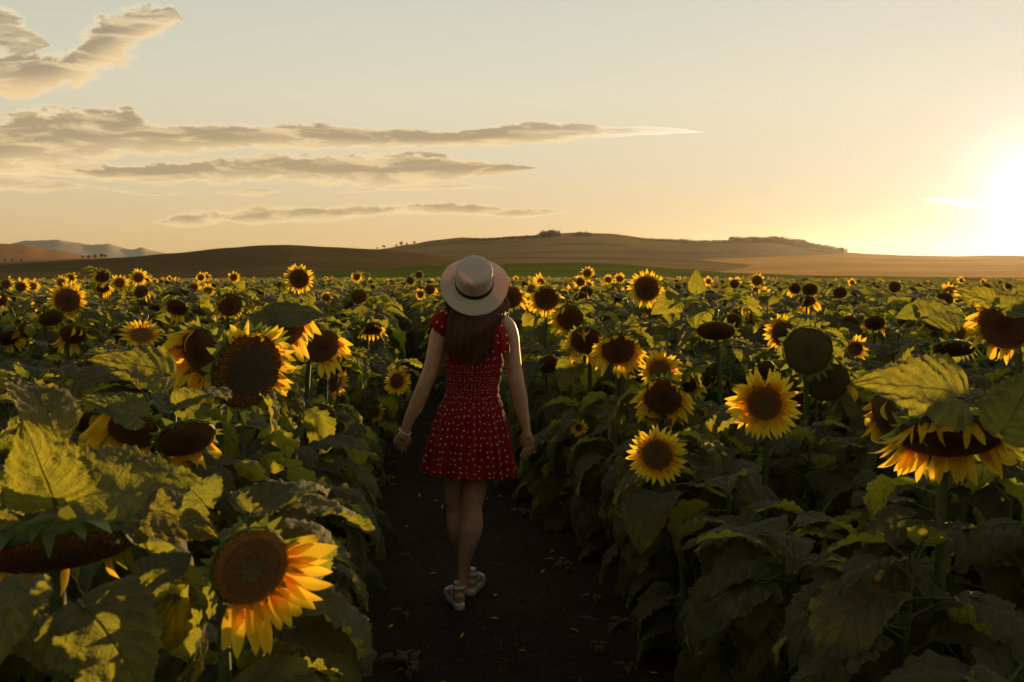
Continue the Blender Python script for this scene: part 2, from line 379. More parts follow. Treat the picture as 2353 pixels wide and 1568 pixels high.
for i in range(8):
    r = random.Random(100 + i)
    LEAF_UP.append(leaf_acc(r.uniform(.18, .24), r.uniform(.070, .092), r.uniform(.07, .11), r.uniform(.5, .8), r.uniform(.7, 1.3), r.uniform(.1, .5), 36, 14, 200 + i, twist=r.uniform(-.4, .4)).mesh('leaf', LM))
    LEAF_MID.append(leaf_acc(r.uniform(.23, .29), r.uniform(.090, .118), r.uniform(.11, .15), r.uniform(.35, .65), r.uniform(1.3, 1.9), r.uniform(-.15, .35), 40, 16, 300 + i, twist=r.uniform(-.6, .6), pucker=1.3).mesh('leaf', LM))
    LEAF_LOW.append(leaf_acc(r.uniform(.23, .30), r.uniform(.092, .122), r.uniform(.12, .17), r.uniform(.0, .35), r.uniform(1.2, 1.9), r.uniform(-.35, .2), 40, 16, 400 + i, twist=r.uniform(-.7, .7), pucker=1.5).mesh('leaf', LM))
LO_LEAF = [leaf_acc(0.24, 0.105, 0.11, 0.5, d, fo, 7, 4, 500 + i, teeth=False) for i, (d, fo) in enumerate([(0.8, .3), (1.3, .1), (1.6, 0.3), (1.9, -.1)])]
VLO_LEAF = [leaf_acc(0.26, 0.12, 0.0, 0.4, d, .2, 4, 2, 520 + i, teeth=False) for i, d in enumerate([0.9, 1.6])]
BLADE = [leaf_acc(0.24, w, 0.03, 0.0, d, fo, 44, 20, 600 + i, twist=tw, pucker=0.85).mesh('leaf', LM) for i, (d, fo, w, tw) in enumerate([(0.35, .45, .085, 0.2), (0.7, .3, .095, -.3), (1.2, .2, .10, .3), (0.2, .7, .06, 0)])]

# ------------------------------------------------------------------ flower heads (local +Z is the way the flower faces, +Y its upper side)
def petal_acc(nt, ns, curl=0.3, cup=0.25, twist=0.0, width=0.15, seed=0, tip=0.0):
    r = random.Random(seed); ac = Acc(); v = np.zeros((nt, ns + 1, 3)); uv = np.zeros((nt, ns + 1, 2)); a = 0.25; x = z = 0.0
    for i in range(nt):
        t = i / (nt - 1); w = width * (math.sin(math.pi * min(1, (0.10 + 0.90 * t)) ** 0.85)) ** 0.75 if i < nt - 1 else 0.004
        w *= 1 + 0.12 * math.sin(5 * t + seed)
        if i: a -= (curl + tip * t * t * 3) / (nt - 1); x += math.cos(a) / (nt - 1); z += math.sin(a) / (nt - 1)
        for j in range(ns + 1):
            s = 2 * j / ns - 1; y = w * s; h = cup * (w * s * s) + 0.02 * math.sin(9 * t + seed) * abs(s); tw = twist * t
            yy = y * math.cos(tw) - h * math.sin(tw); hh = y * math.sin(tw) + h * math.cos(tw)
            v[i, j] = (x - hh * math.sin(a), yy, z + hh * math.cos(a)); uv[i, j] = (t, j / ns)
    ac.add(v.reshape(-1, 3), grid_faces(nt, ns + 1), 0, uv.reshape(-1, 2)); return ac
PET_HI = [petal_acc(10, 4, c, cu, tw, w, i, tp) for i, (c, cu, tw, w, tp) in enumerate([
    (0.2, .5, 0.1, .15, 0), (0.5, .3, -.3, .16, .2), (-0.3, .6, .2, .14, -.3), (0.0, .8, .5, .13, .4), (0.8, .5, -.6, .15, .5), (-0.6, .4, .9, .12, -.6), (0.3, 1.2, -1.2, .13, 1.2)])]
PET_HI_M = [p.mesh('petal', [M_PETAL]) for p in PET_HI]
PET_LO = [petal_acc(4, 2, c, .4, tw, w, i) for i, (c, tw, w) in enumerate([(0.3, 0.1, .15), (-.2, .4, .14), (.7, -.6, .15)])]
def disc_acc(dome=0.16, nr=8, ns=28, hole=0.0):
    ac = Acc(); v = []; uv = []
    for i in range(nr + 1):
        r = i / nr
        for j in range(ns):
            a = 2 * math.pi * j / ns
            wob = 1 + 0.025 * math.sin(3 * a + 1) + 0.02 * math.sin(7 * a)
            z = dome * (1 - r * r) - hole * math.exp(-(r / 0.3) ** 2) - (0.10 * max(0, r - 0.88) / 0.12)
            v.append((r * wob * math.cos(a), r * wob * math.sin(a), z)); uv.append((r, j / ns))
    f = grid_faces(nr + 1, ns, True); ac.add(v, f, 0, uv); return ac
def back_acc(ns=20):
    ac = Acc(); prof = [(1.03, -0.02), (1.06, -0.12), (0.92, -0.26), (0.62, -0.40), (0.34, -0.52), (0.16, -0.66), (0.13, -0.72)]
    v = [(r * math.cos(2 * math.pi * j / ns), r * math.sin(2 * math.pi * j / ns), z) for r, z in prof for j in range(ns)]
    ac.add(v, grid_faces(len(prof), ns, True), 0); return ac
def bract_acc(n=30, seed=0, ln=0.5, nt=4):
    r = random.Random(seed); ac = Acc()
    for i in range(n):
        a = 2 * math.pi * (i + r.uniform(-.3, .3)) / n; out = r.uniform(0.15, 1.15); L = ln * r.uniform(0.7, 1.3); w = 0.13 * r.uniform(.8, 1.3); v = []
        cz = r.uniform(-0.6, 0.9)
        for q in range(nt):
            t = q / (nt - 1); rr = 1.0 + L * t * math.sin(out) ; zz = -0.12 - 0.08 * (i % 2) + L * t * math.cos(out) * (0.75 if i % 3 else -0.4) + cz * 0.15 * t * t
            ww = w * (1 - t) ** 0.8 * (1 if t < 1 else 0) + 0.004
            for s in (-1, 1):
                v.append((rr * math.cos(a) - s * ww * math.sin(a), rr * math.sin(a) + s * ww * math.cos(a), zz))
        ac.add(v, grid_faces(nt, 2), 0)
    return ac
DISC_A, DISC_LO = disc_acc(hole=0.03), disc_acc(nr=3, ns=10)
DISC_M = {'brown': DISC_A.mesh('disc', [M_DISC]), 'young': disc_acc(0.10, hole=0.06).mesh('disc', [M_DISC_YOUNG]),
          'ripe': disc_acc(0.2).mesh('disc', [M_DISC_RIPE]), 'green': disc_acc(0.14).mesh('disc', [M_DISC_GREEN])}
BACK_M = back_acc().mesh('flower_head', [M_BRACT])
BRACT_A = [bract_acc(34, s) for s in range(3)]
BRACT_M = [b.mesh('bracts', [M_BRACT]) for b in BRACT_A]
BRACT_LO = bract_acc(14, 9, 0.45, 2)
# real seeds / florets standing on the disc, phyllotaxis
def seeds_acc(n, r0=0.0, r1=1.0, size=0.5, seed=0, keep=1.0, dome=0.16):
    ac = Acc(); R = random.Random(seed)
    for i in range(n):
        r = math.sqrt((i + 0.5) / n)
        if not (r0 <= r <= r1) or R.random() > keep: continue
        a = i * 2.39996; s = size / math.sqrt(n) * R.uniform(.8, 1.15); z = dome * (1 - r * r) - 0.02; h = s * 1.3
        c = Vector((r * math.cos(a), r * math.sin(a), z)); v = []
        for q in range(4):
            b = a + q * math.pi / 2; v.append(c + Vector((s * math.cos(b), s * math.sin(b), 0)))
        v.append(c + Vector((R.uniform(-.2, .2) * s, R.uniform(-.2, .2) * s, h)))
        ac.add(v, [(0, 1, 4), (1, 2, 4), (2, 3, 4), (3, 0, 4)], 0, [(r, a / 6.283 % 1)] * 5)
    return ac
SEED_M = {'brown': seeds_acc(900, 0, 0.97, 0.85).mesh('seeds', [M_DISC], False), 'green': seeds_acc(900, 0, 0.97, 0.85, dome=.14).mesh('seeds', [M_DISC_GREEN], False),
          'young': seeds_acc(500, 0.3, 0.97, 1.1, dome=.10).mesh('seeds', [M_DISC_YOUNG], False), 'ripe': seeds_acc(900, 0, 0.97, .85, dome=.2).mesh('seeds', [M_DISC_RIPE], False)}
FLORET_M = seeds_acc(700, 0.72, 1.0, 1.5, 5, 0.6, dome=.2).mesh('florets', [M_SEED], False)

def petal_frames(kind, F, r, n=None, arc=None, length=1.1):
    """matrices (in units of the disc radius) for the petals of a head that faces F (world)"""
    Fw = Vector(F).normalized(); Yw = (Vector((0, 0, 1)) - Fw * Fw.z).normalized(); Xw = Yw.cross(Fw)
    g = Vector((0, 0, -1)); gl = Vector((g.dot(Xw), g.dot(Yw), g.dot(Fw)))
    kk, fw, miss, nn = {'open': (0.08, 0.10, 0.0, 30), 'droop': (0.75, 0.22, 0.12, 26), 'hang': (1.3, 0.15, 0.3, 22), 'old': (1.3, 0.2, 0.8, 24), 'curl': (0.4, 0.5, 0.05, 30)}[kind]
    out = []
    nn = n or nn
    for i in range(nn):
        a = 2 * math.pi * (i + r.uniform(-.35, .35)) / nn
        if arc:
            d = (math.degrees(a) - arc[0]) % 360
            if d > (arc[1] - arc[0]): continue
        top = max(0, math.sin(a))
        if r.random() < miss * (1 + 1.2 * top): continue
        rv = Vector((math.cos(a), math.sin(a), 0))
        d = rv * 0.9 + Vector((0, 0, fw + r.uniform(-.18, .18))) + gl * kk * r.uniform(.6, 1.2) + Vector((r.uniform(-.1, .1), r.uniform(-.1, .1), 0))
        if kk > 0.5 and top > 0.3: d += Vector((0, 0, 0.45 * top))
        X = d.normalized(); Z = Vector((0, 0, 1)) - X * X.z
        if Z.length < 0.3: Z = Z - rv * 0.6; Z = Z - X * Z.dot(X)
        Z.normalize(); Z = (Matrix.Rotation(r.uniform(-.4, .4), 3, X) @ Z); Y = Z.cross(X)
        ln = length * r.uniform(.85, 1.12) * (1 - 0.2 * (kk > 0.5) * top)
        M = Matrix((X, Y, Z)).transposed().to_4x4() @ Matrix.Diagonal((ln, ln * 1.15, ln, 1)); M.translation = rv * 0.97 + Vector((0, 0, -0.05))
        out.append(M)
    return out
def head_matrix(pos, F, R):
    F = Vector(F).normalized(); Y = (Vector((0, 0, 1)) - F * F.z)
    Y = Y.normalized() if Y.length > 1e-3 else Vector((0, 1, 0)); X = Y.cross(F)
    M = Matrix((X, Y, F)).transposed().to_4x4() @ Matrix.Diagonal((R, R, R, 1)); M.translation = pos; return M
def lo_head(kind, disc, F, seed, length=1.1, arc=None, lo=True):
    """one joined head for plants too far to show single petals; returns Acc with material slots petal, disc, bract"""
    r = random.Random(seed); ac = Acc()
    for M in petal_frames(kind, F, r, None if not lo else 16, arc, length * 1.05):
        p = r.choice(PET_LO if lo else PET_HI); M = M @ Matrix.Diagonal((1, 1.35 if lo else 1, 1, 1))
        ac.add(p.verts(), p.f, 0, np.concatenate(p.uv), M)
    return ac
# ------------------------------------------------------------------ land
def zg(x, y):
    """height of the soil"""
    d = math.hypot(x, y)
    if d < 8: return 0.0
    if d < 200: z = -0.0155 * (d - 8)
    elif d < 900: z = -2.976 - 0.0077 * (d - 200)
    else: z = -8.366
    return z
def soil_material():
    m, k = new_mat("dark field soil"); geo = k.node('ShaderNodeNewGeometry').outputs['Position']
    n1 = k.noise(geo, 1.3, 5, 0.6); n2 = k.noise(geo, 22.0, 8, 0.7); n3 = k.noise(geo, 140.0, 4, 0.6)
    c = k.mix(k.rng(n1, .3, .7), (0.030, 0.019, 0.012), (0.045, 0.030, 0.018)); c = k.mix(k.rng(n2, .45, .75, 0, .6), c, (0.065, 0.046, 0.028))
    b = principled(k, c, 0.95, 0.08)
    bump(k, k.m('ADD', k.m('MULTIPLY', n2, 1.0), k.m('MULTIPLY', n3, 0.4)), 1.0, 0.03, b); finish(k, b.outputs[0]); return m
M_SOIL = soil_material()
def path_c(y): return 0.546 - 0.1425 * y
ac = Acc(); rs = [0] + list(np.linspace(0.15, 12, 90)) + list(np.geomspace(13, 4300, 60)); na = 180; v = []; 
for i, r in enumerate(rs):
    for j in range(na):
        a = 2 * math.pi * j / na; x, y = r * math.sin(a), r * math.cos(a); q = abs(x - path_c(y))
        z = zg(x, y)
        if r < 13: z += 0.022 * mnoise.fractal(Vector((x * 2.2, y * 2.2, 0)), 0.9, 2.1, 4) + (0.05 * min(1, max(0, (q - 0.45) / 0.35)) * (1 - r / 13))
        v.append((x, y, z))
ac.add(v, grid_faces(len(rs), na, True), 0)
ob('ground', ac.mesh('ground', [M_SOIL]), kind='structure')

def field_material(name, c1, c2, stripe, sc=0.01, tr=0.0, stretch=8.0, vert=None):
    m, k = new_mat(name); geo = k.node('ShaderNodeNewGeometry').outputs['Position']; x, y, z = k.sep(geo)[:3]
    st = k.xyz(k.m('MULTIPLY', x, 1.0 / stretch), y, k.m('MULTIPLY', z, 3.0))
    n1 = k.noise(geo, sc, 5, 0.6, 1.0); n2 = k.noise(st, sc * 5, 5, 0.65, 0.3); n3 = k.noise(geo, 0.5, 4, 0.7)
    c = k.mix(k.rng(n1, .35, .65), c1, c2); c = k.mix(k.rng(n2, .5, .62, 0, .7), c, stripe)
    c = k.mix(k.rng(n3, .35, .75, 0.0, .25), c, tuple(q * .5 for q in c1))
    b = k.node('ShaderNodeBsdfDiffuse'); k.put(b.inputs[0], c); bump(k, n3, 0.6, 0.8, b); finish(k, b.outputs[0]); return m
M_PLOW = field_material("ploughed hillside", (0.115, 0.078, 0.030), (0.145, 0.098, 0.038), (0.10, 0.070, 0.030))
M_STUBBLE = field_material("stubble fields", (0.23, 0.135, 0.052), (0.29, 0.17, 0.062), (0.13, 0.078, 0.032), 0.004)
M_PLAIN = field_material("harvested plain", (0.60, 0.29, 0.065), (0.70, 0.36, 0.09), (0.38, 0.18, 0.045), 0.006, stretch=14.0)
M_RED = field_material("reddish hillside", (0.34, 0.18, 0.08), (0.38, 0.205, 0.09), (0.30, 0.16, 0.07), 0.005)
M_GREEN = field_material("low green crop", (0.12, 0.135, 0.022), (0.16, 0.16, 0.026), (0.08, 0.09, 0.018), 0.03, stretch=12)
M_FAR = field_material("distant mountain rock", (0.50, 0.41, 0.29), (0.53, 0.435, 0.305), (0.47, 0.385, 0.27), 0.0008)

def relief(name, mat, top, bot, D0, D1, nu=160, nr=26, back=0.5, rough=0.0, ease=1.0, **props):
    """a hill sheet: its foot lies at distance D0 and its crest at D1; 'top'/'bot' give crest and foot as bearings"""
    tu = [p[0] for p in top]; tv = [p[1] for p in top]; bu = [p[0] for p in bot]; bv = [p[1] for p in bot]; ac = Acc(); v = []
    us = np.linspace(tu[0], tu[-1], nu)
    # smooth interpolation of the outline
    def sm(u, U, V):
        i = max(0, min(len(U) - 2, int(np.searchsorted(U, u)) - 1)); t = (u - U[i]) / (U[i + 1] - U[i]); p0 = V[max(i - 1, 0)]; p3 = V[min(i + 2, len(V) - 1)]
        return 0.5 * (2 * V[i] + (V[i + 1] - p0) * t * .8 + (2 * p0 - 5 * V[i] + 4 * V[i + 1] - p3) * t * t * .9 + (3 * V[i] - p0 - 3 * V[i + 1] + p3) * t ** 3 * .9) if 0 else V[i] + (V[i + 1] - V[i]) * (t * t * (3 - 2 * t) * .5 + t * .5)
    for i in range(nr):
        t = i / (nr - 1)
        for u in us:
            vt, vb = sm(u, tu, tv), sm(u, bu, bv)
            if t <= 0.72:
                q = t / 0.72; D = D0 + (D1 - D0) * q; vv = vb + (vt - vb) * (q ** ease)
                d = ray(u, vv); h = math.hypot(d.x, d.y); p = Vector((d.x, d.y, d.z)) * (D / h); p.z += CAMZ
            else:
                q = (t - .72) / .28; d = ray(u, vt); h = math.hypot(d.x, d.y); D = D1 * (1 + back * q); p0 = d * (D1 / h)
                p = Vector((p0.x * D / D1, p0.y * D / D1, CAMZ + p0.z - (abs(p0.z) + D1 * 0.02) * q * q * 1.3 - rough))
            if rough: p.z += rough * mnoise.fractal(Vector((p.x, p.y, 0)) / (rough * 14), 0.9, 2.0, 5)
            v.append(p)
    ac.add(v, grid_faces(nr, nu), 0)
    return ob(name, ac.mesh(name, [mat]), kind='structure', **props)
# crest lines continue past both edges of the picture
relief('mountains', M_FAR, [(-1500, 560), (-900, 545), (-300, 560), (0, 566), (30, 560), (65, 552), (80, 554), (110, 552), (130, 551), (160, 556), (215, 563), (250, 561), (290, 572), (305, 574), (325, 569), (345, 575), (380, 583), (500, 594)],
       [(-1500, 606), (500, 606)], 2350, 2950, rough=2.2, back=0.15)
relief('red_hill', M_RED, [(-1600, 590), (-900, 540), (-300, 548), (0, 560), (55, 563), (120, 574), (200, 588), (300, 600), (420, 608)],
       [(-1600, 640), (-300, 612), (420, 612)], 1300, 2000)
relief('low_hill', M_STUBBLE, [(-1600, 610), (-300, 606), (0, 603), (100, 598), (200, 595), (300, 596), (420, 604), (500, 612)],
       [(-1600, 640), (500, 640)], 620, 1100)
relief('ploughed_hill', M_PLOW, [(-1600, 640), (-500, 625), (-100, 612), (0, 608), (150, 600), (280, 592), (400, 582), (520, 570), (600, 564), (660, 563), (760, 568), (860, 573), (960, 582), (1050, 598), (1150, 612)],
       [(-1600, 650), (1150, 650)], 260, 640, nu=220)
relief('wooded_hill', M_STUBBLE, [(600, 612), (780, 588), (880, 572), (940, 562), (1000, 552), (1060, 546), (1120, 548), (1180, 543), (1250, 540), (1310, 535), (1400, 537), (1500, 549), (1600, 556), (1700, 553), (1780, 552), (1860, 566), (1940, 580), (2000, 584), (2120, 589), (2300, 592), (2700, 594), (3600, 596)],
       [(600, 622), (900, 620), (1300, 616), (3600, 616)], 900, 1500, nu=260)
relief('far_plain', M_PLAIN, [(1200, 612), (1500, 600), (1800, 590), (1945, 583), (2060, 587), (2200, 589), (2270, 587), (2400, 589), (2700, 590), (3600, 596)],
       [(1200, 640), (1500, 642), (3600, 648)], 300, 1080, nu=220)
relief('tan_field', M_STUBBLE, [(500, 640), (700, 624), (860, 606), (1000, 594), (1200, 588), (1400, 590), (1600, 598), (1700, 606), (1800, 618)],
       [(500, 650), (900, 640), (1800, 642)], 420, 820, nu=160)
relief('green_crop_field', M_GREEN, [(560, 640), (700, 630), (850, 618), (1000, 610), (1150, 606), (1300, 604), (1400, 606), (1560, 618), (1700, 628), (1900, 634), (2300, 638), (3200, 642)],
       [(560, 672), (3200, 672)], 150, 300, nu=200, back=0.2)

# trees far off on the hills: each is a trunk with an uneven crown of leaf clumps
M_TREE = simple("distant foliage", (0.045, 0.055, 0.018), 0.8, 0.1, 0.6, 0.4, tr=(0.10, 0.10, 0.02))
M_BARK = simple("bark", (0.08, 0.06, 0.04), 0.9, 0.1, 2)
def crown_acc(seed, h=7.0, w=5.0, n=260, lump=5):
    r = random.Random(seed); ac = Acc(); lumps = [(Vector((r.uniform(-.3, .3) * w, r.uniform(-.3, .3) * w, h * r.uniform(.40, .85))), w * r.uniform(.2, .36)) for _ in range(lump)]
    for i in range(n):
        c, q = r.choice(lumps); d = Vector((r.gauss(0, 1), r.gauss(0, 1), r.gauss(0, .8))).normalized() * q * r.uniform(.55, 1.1); p = c + d; s = w * 0.07 * r.uniform(.6, 1.5)
        a = Vector((r.gauss(0, 1), r.gauss(0, 1), r.gauss(0, 1))).normalized(); b = a.orthogonal().normalized(); cc = a.cross(b)
        ac.add([p + b * s, p + cc * s, p - b * s * .8, p - cc * s], [(0, 1, 2, 3)], 0)
    return ac
CROWNS = [crown_acc(s) for s in range(5)]; CROWN_M = [c.mesh('crown', [M_TREE], False) for c in CROWNS]
v, f, uv = tube([(0, 0, -0.5), (0.1, 0, 1.5), (0, 0.1, 4)], [.28, .2, .1], 6); ta = Acc(); ta.add(v, f, 0, uv); TRUNK_M = ta.mesh('trunk', [M_BARK])
def on_line(line, u):
    us = [p[0] for p in line]; return float(np.interp(u, us, [p[1] for p in line]))
def far_tree(u, v, D, hpx, label, group=None, seed=0):
    d = ray(u, v); p = d * (D / math.hypot(d.x, d.y)); p.z += CAMZ; s = hpx / F * D / 7.0
    e = empty('tree', (p.x, p.y, p.z - 0.3 * s), label=label, category='tree')
    if group: e['group'] = group
    e.scale = (s, s, s); e.rotation_euler.z = seed
    ob('crown', CROWN_M[seed % 5], e); ob('trunk', TRUNK_M, e); return e
gT = 'small trees along the crest of the hill'
for i, (u, v, h, lb) in enumerate([(866, 575, 6, 'tiny lone tree at the left foot of the wooded hill crest'), (882, 573, 9, 'small round tree second from the left on the hill crest'),
      (912, 569, 7, 'small thin tree midway up the hill crest'), (922, 567, 11, 'tallest small tree on the rising hill crest left of the hat'),
      (935, 566, 7, 'short tree just right of the tallest crest tree'), (951, 563, 8, 'rightmost small tree on the rising crest before the bushes')]):
    far_tree(u, v, 1490, h * 1.15, lb, gT, i)
for i, (u, v, h, lb) in enumerate([(190, 596, 7, 'low dark tree at the left end of the row under the mountains'), (204, 596, 8, 'low broad tree second in the row under the mountains'),
      (218, 596, 9, 'dark tree in the middle of the row under the mountains'), (232, 596, 10, 'darker rounded tree right of middle below the mountains'), (243, 596, 9, 'rightmost dark tree of the row below the mountains'),
      (10, 604, 7, 'dark tree at the far left below the red hill'), (28, 604, 7, 'second dark tree from the left below the red hill'), (48, 603, 6, 'third dark tree below the red hill')]):
    far_tree(u, v, 1090, h * 1.2, lb, 'trees below the red hill', i + 2)
# hedges and woods that read as one mass
def wood(name, segs, D, label, seed, n_per=0.5):
    r = random.Random(seed); ac = Acc()
    for (u0, v0, u1, v1, h) in segs:
        for i in range(int(abs(u1 - u0) * n_per) + 1):
            t = r.random(); u = u0 + (u1 - u0) * t; vv = v0 + (v1 - v0) * t; dd = D * r.uniform(.97, 1.0); d = ray(u, vv + r.uniform(0, h * .35)); p = d * (dd / math.hypot(d.x, d.y)); p.z += CAMZ
            s = 1.3 * h * r.uniform(.45, 1.2) / F * D / 6.0; c = CROWNS[r.randrange(5)]; M = Matrix.Translation(p - Vector((0, 0, 2.2 * s))) @ Matrix.Rotation(r.uniform(0, 6), 4, 'Z') @ Matrix.Diagonal((s * 1.2, s * 1.2, s, 1))
            k = r.randrange(0, 3); vs = c.verts(); sel = list(range(k, len(c.f), 3)); idx = [i2 for q in sel for i2 in c.f[q]]
            ac.add(vs[idx], [tuple(range(4 * q, 4 * q + 4)) for q in range(len(sel))], 0, M=M)
    return ob(name, ac.mesh(name, [M_TREE], False), kind='stuff', label=label, category='woodland')
wood('woodland', [(1680, 554, 1790, 553, 9), (1700, 557, 1800, 557, 10), (1770, 554, 1850, 562, 11), (1780, 560, 1860, 569, 11), (1850, 564, 1940, 580, 9)], 1480, 'dark strip of woodland on the right shoulder of the hill', 1, 1.3)
wood('hedge', [(1240, 543, 1285, 542, 12), (1318, 546, 1352, 544, 12), (1350, 552, 1460, 556, 9), (1300, 551, 1430, 558, 8), (1460, 555, 1590, 558, 8), (1590, 557, 1690, 556, 5), (1060, 556, 1240, 546, 6), (1000, 559, 1120, 553, 5)], 1485, 'dark hedges and scrub across the top of the hill', 2, 1.1)
# ------------------------------------------------------------------ sunflowers
HEADS = []      # picture discs that nearer leaves must not cover: (u, v, r, depth)
WOMAN_Y = 4.76
def blocks(p, size, own=None):
    k1 = 1.05
    q = proj(p)
    if q is None: return True
    u, v, d = q; s = size * F / d; yd = p[1]
    if d < (1.3 if not (u < 520 and v > 1340) else 0.98) and -250 < u < 2600 and v < 1950: return True
    for (hu, hv, hr, hd, hid) in HEADS:
        if hid == own and own is not None:
            if yd < hd - 0.01 and math.hypot(u - hu, v - hv) < hr * 1.15 + s * .5: return True
        elif yd < hd - 0.0 and math.hypot(u - hu, v - hv) < hr * 1.15 + s * .6: return True
    if d < WOMAN_Y + 0.25 and 905 - s * .4 < u < 1235 + s * .4 and 580 - s * .5 < v < 1420: return True
    return False
LPTS = {}
def leaf_points(me):
    if me.name not in LPTS:
        n = len(me.vertices); LPTS[me.name] = [me.vertices[j].co.copy() for j in range(30, n, max(1, (n - 30) // 22))]
    return LPTS[me.name]
def stem_obj(root, base, attach, Fd, rad0, rad1, n=14):
    b = Vector((0, 0, 0)); at = attach - base; h = at.z
    F0 = Vector(Fd).normalized()
    if F0.z > .9: F0 = Vector((0, 0, 1))
    bendk = 0.10 + 0.12 * max(0, -F0.z)
    pts = bez(b - Vector((0, 0, 0.05)), b + Vector((0, 0, h * 0.75)), at - F0 * bendk * 1.5 + (Vector((0, 0, bendk * (.5 + .4 * F0.z))) if F0.z < .9 else Vector((0, 0, 0))), at, n)
    v, f, uv = tube(pts, [rad0 + (rad1 - rad0) * (i / (n - 1)) for i in range(n)], 7); a = Acc(); a.add(v, f, 0, uv)
    ob('stem', a.mesh('stem', [M_STEM]), root); return pts
def add_leaves(root, base, pts, n, r, scale=1.0, own=None, zmin=0.10, lean=None, top=0.95):
    off_ = path_off(base.x, base.y)
    cnt = 0
    a0 = r.uniform(0, 6.28)
    for i in range(n):
        t = zmin + (top - zmin) * (i + 0.4) / n
        q = t * (len(pts) - 1); k = min(int(q), len(pts) - 2); p = pts[k].lerp(pts[k + 1], q - k)
        az = a0 + i * 2.4 + r.uniform(-.4, .4)
        lib = LEAF_UP if t > 0.74 else (LEAF_MID if t > 0.38 else LEAF_LOW)
        me = r.choice(lib); s = scale * r.uniform(.8, 1.2) * (0.8 if t > 0.85 else (0.85 if t < 0.2 else 1))
        tilt = r.uniform(-.3, .25) + (.28 if t < .75 else 0.0)
        if abs(off_) < 1.3 and r.random() < (.45 if off_ > 0 else .22) and t < .85: az = (math.pi if off_ > 0 else 0.0) + r.uniform(-1.0, 1.0)      # leaves reach out over the path
        for tries in range(4):
            M = Matrix.Translation(p) @ Matrix.Rotation(az, 4, 'Z') @ Matrix.Rotation(tilt, 4, 'Y') @ Matrix.Rotation(r.uniform(-.35, .35), 4, 'X') @ Matrix.Diagonal((s, s, s, 1))
            if not any(blocks(base + M @ w_, 0.035 * s, own) for w_ in leaf_points(me)): break
            az += 1.7
        else: continue
        ob('leaf', me, root, M); cnt += 1
    return cnt
def facing(yaw, pitch):
    """yaw 0 looks at the camera side, positive turns to the right; pitch>0 nods down"""
    y, p = rad(yaw), rad(pitch); return Vector((math.sin(y) * math.cos(p), -math.cos(y) * math.cos(p), -math.sin(p)))
def put_head(root, base, pos, Fd, R, kind, disc, r, hi=True, arc=None, length=1.1, n=None, bracts=True, florets=False):
    M = head_matrix(pos - base, Fd, R); h = ob('flower_head', BACK_M, root, M)
    ob('disc', DISC_M[disc], h)
    if hi:
        ob('seeds', SEED_M[disc], h, kind='stuff')
        if florets: ob('florets', FLORET_M, h, kind='stuff')
    if bracts: ob('bracts', r.choice(BRACT_M), h, Matrix.Rotation(r.uniform(0, 6), 4, 'Z'))
    if kind:
        if hi:
            for pm in petal_frames(kind, Fd, r, n, arc, length):
                w = [0, 0, 0, 1, 1, 2, 3] if kind == 'open' else ([0, 1, 2, 3, 4, 5] if kind in ('droop',) else [3, 4, 5, 6, 1])
                ob('petal', PET_HI_M[r.choice(w)], h, pm)
        else:
            a = lo_head(kind, disc, Fd, r.random(), length, arc)
            if a.n: ob('petals', a.mesh('petals', [M_PETAL]), h, kind='stuff')
    return h
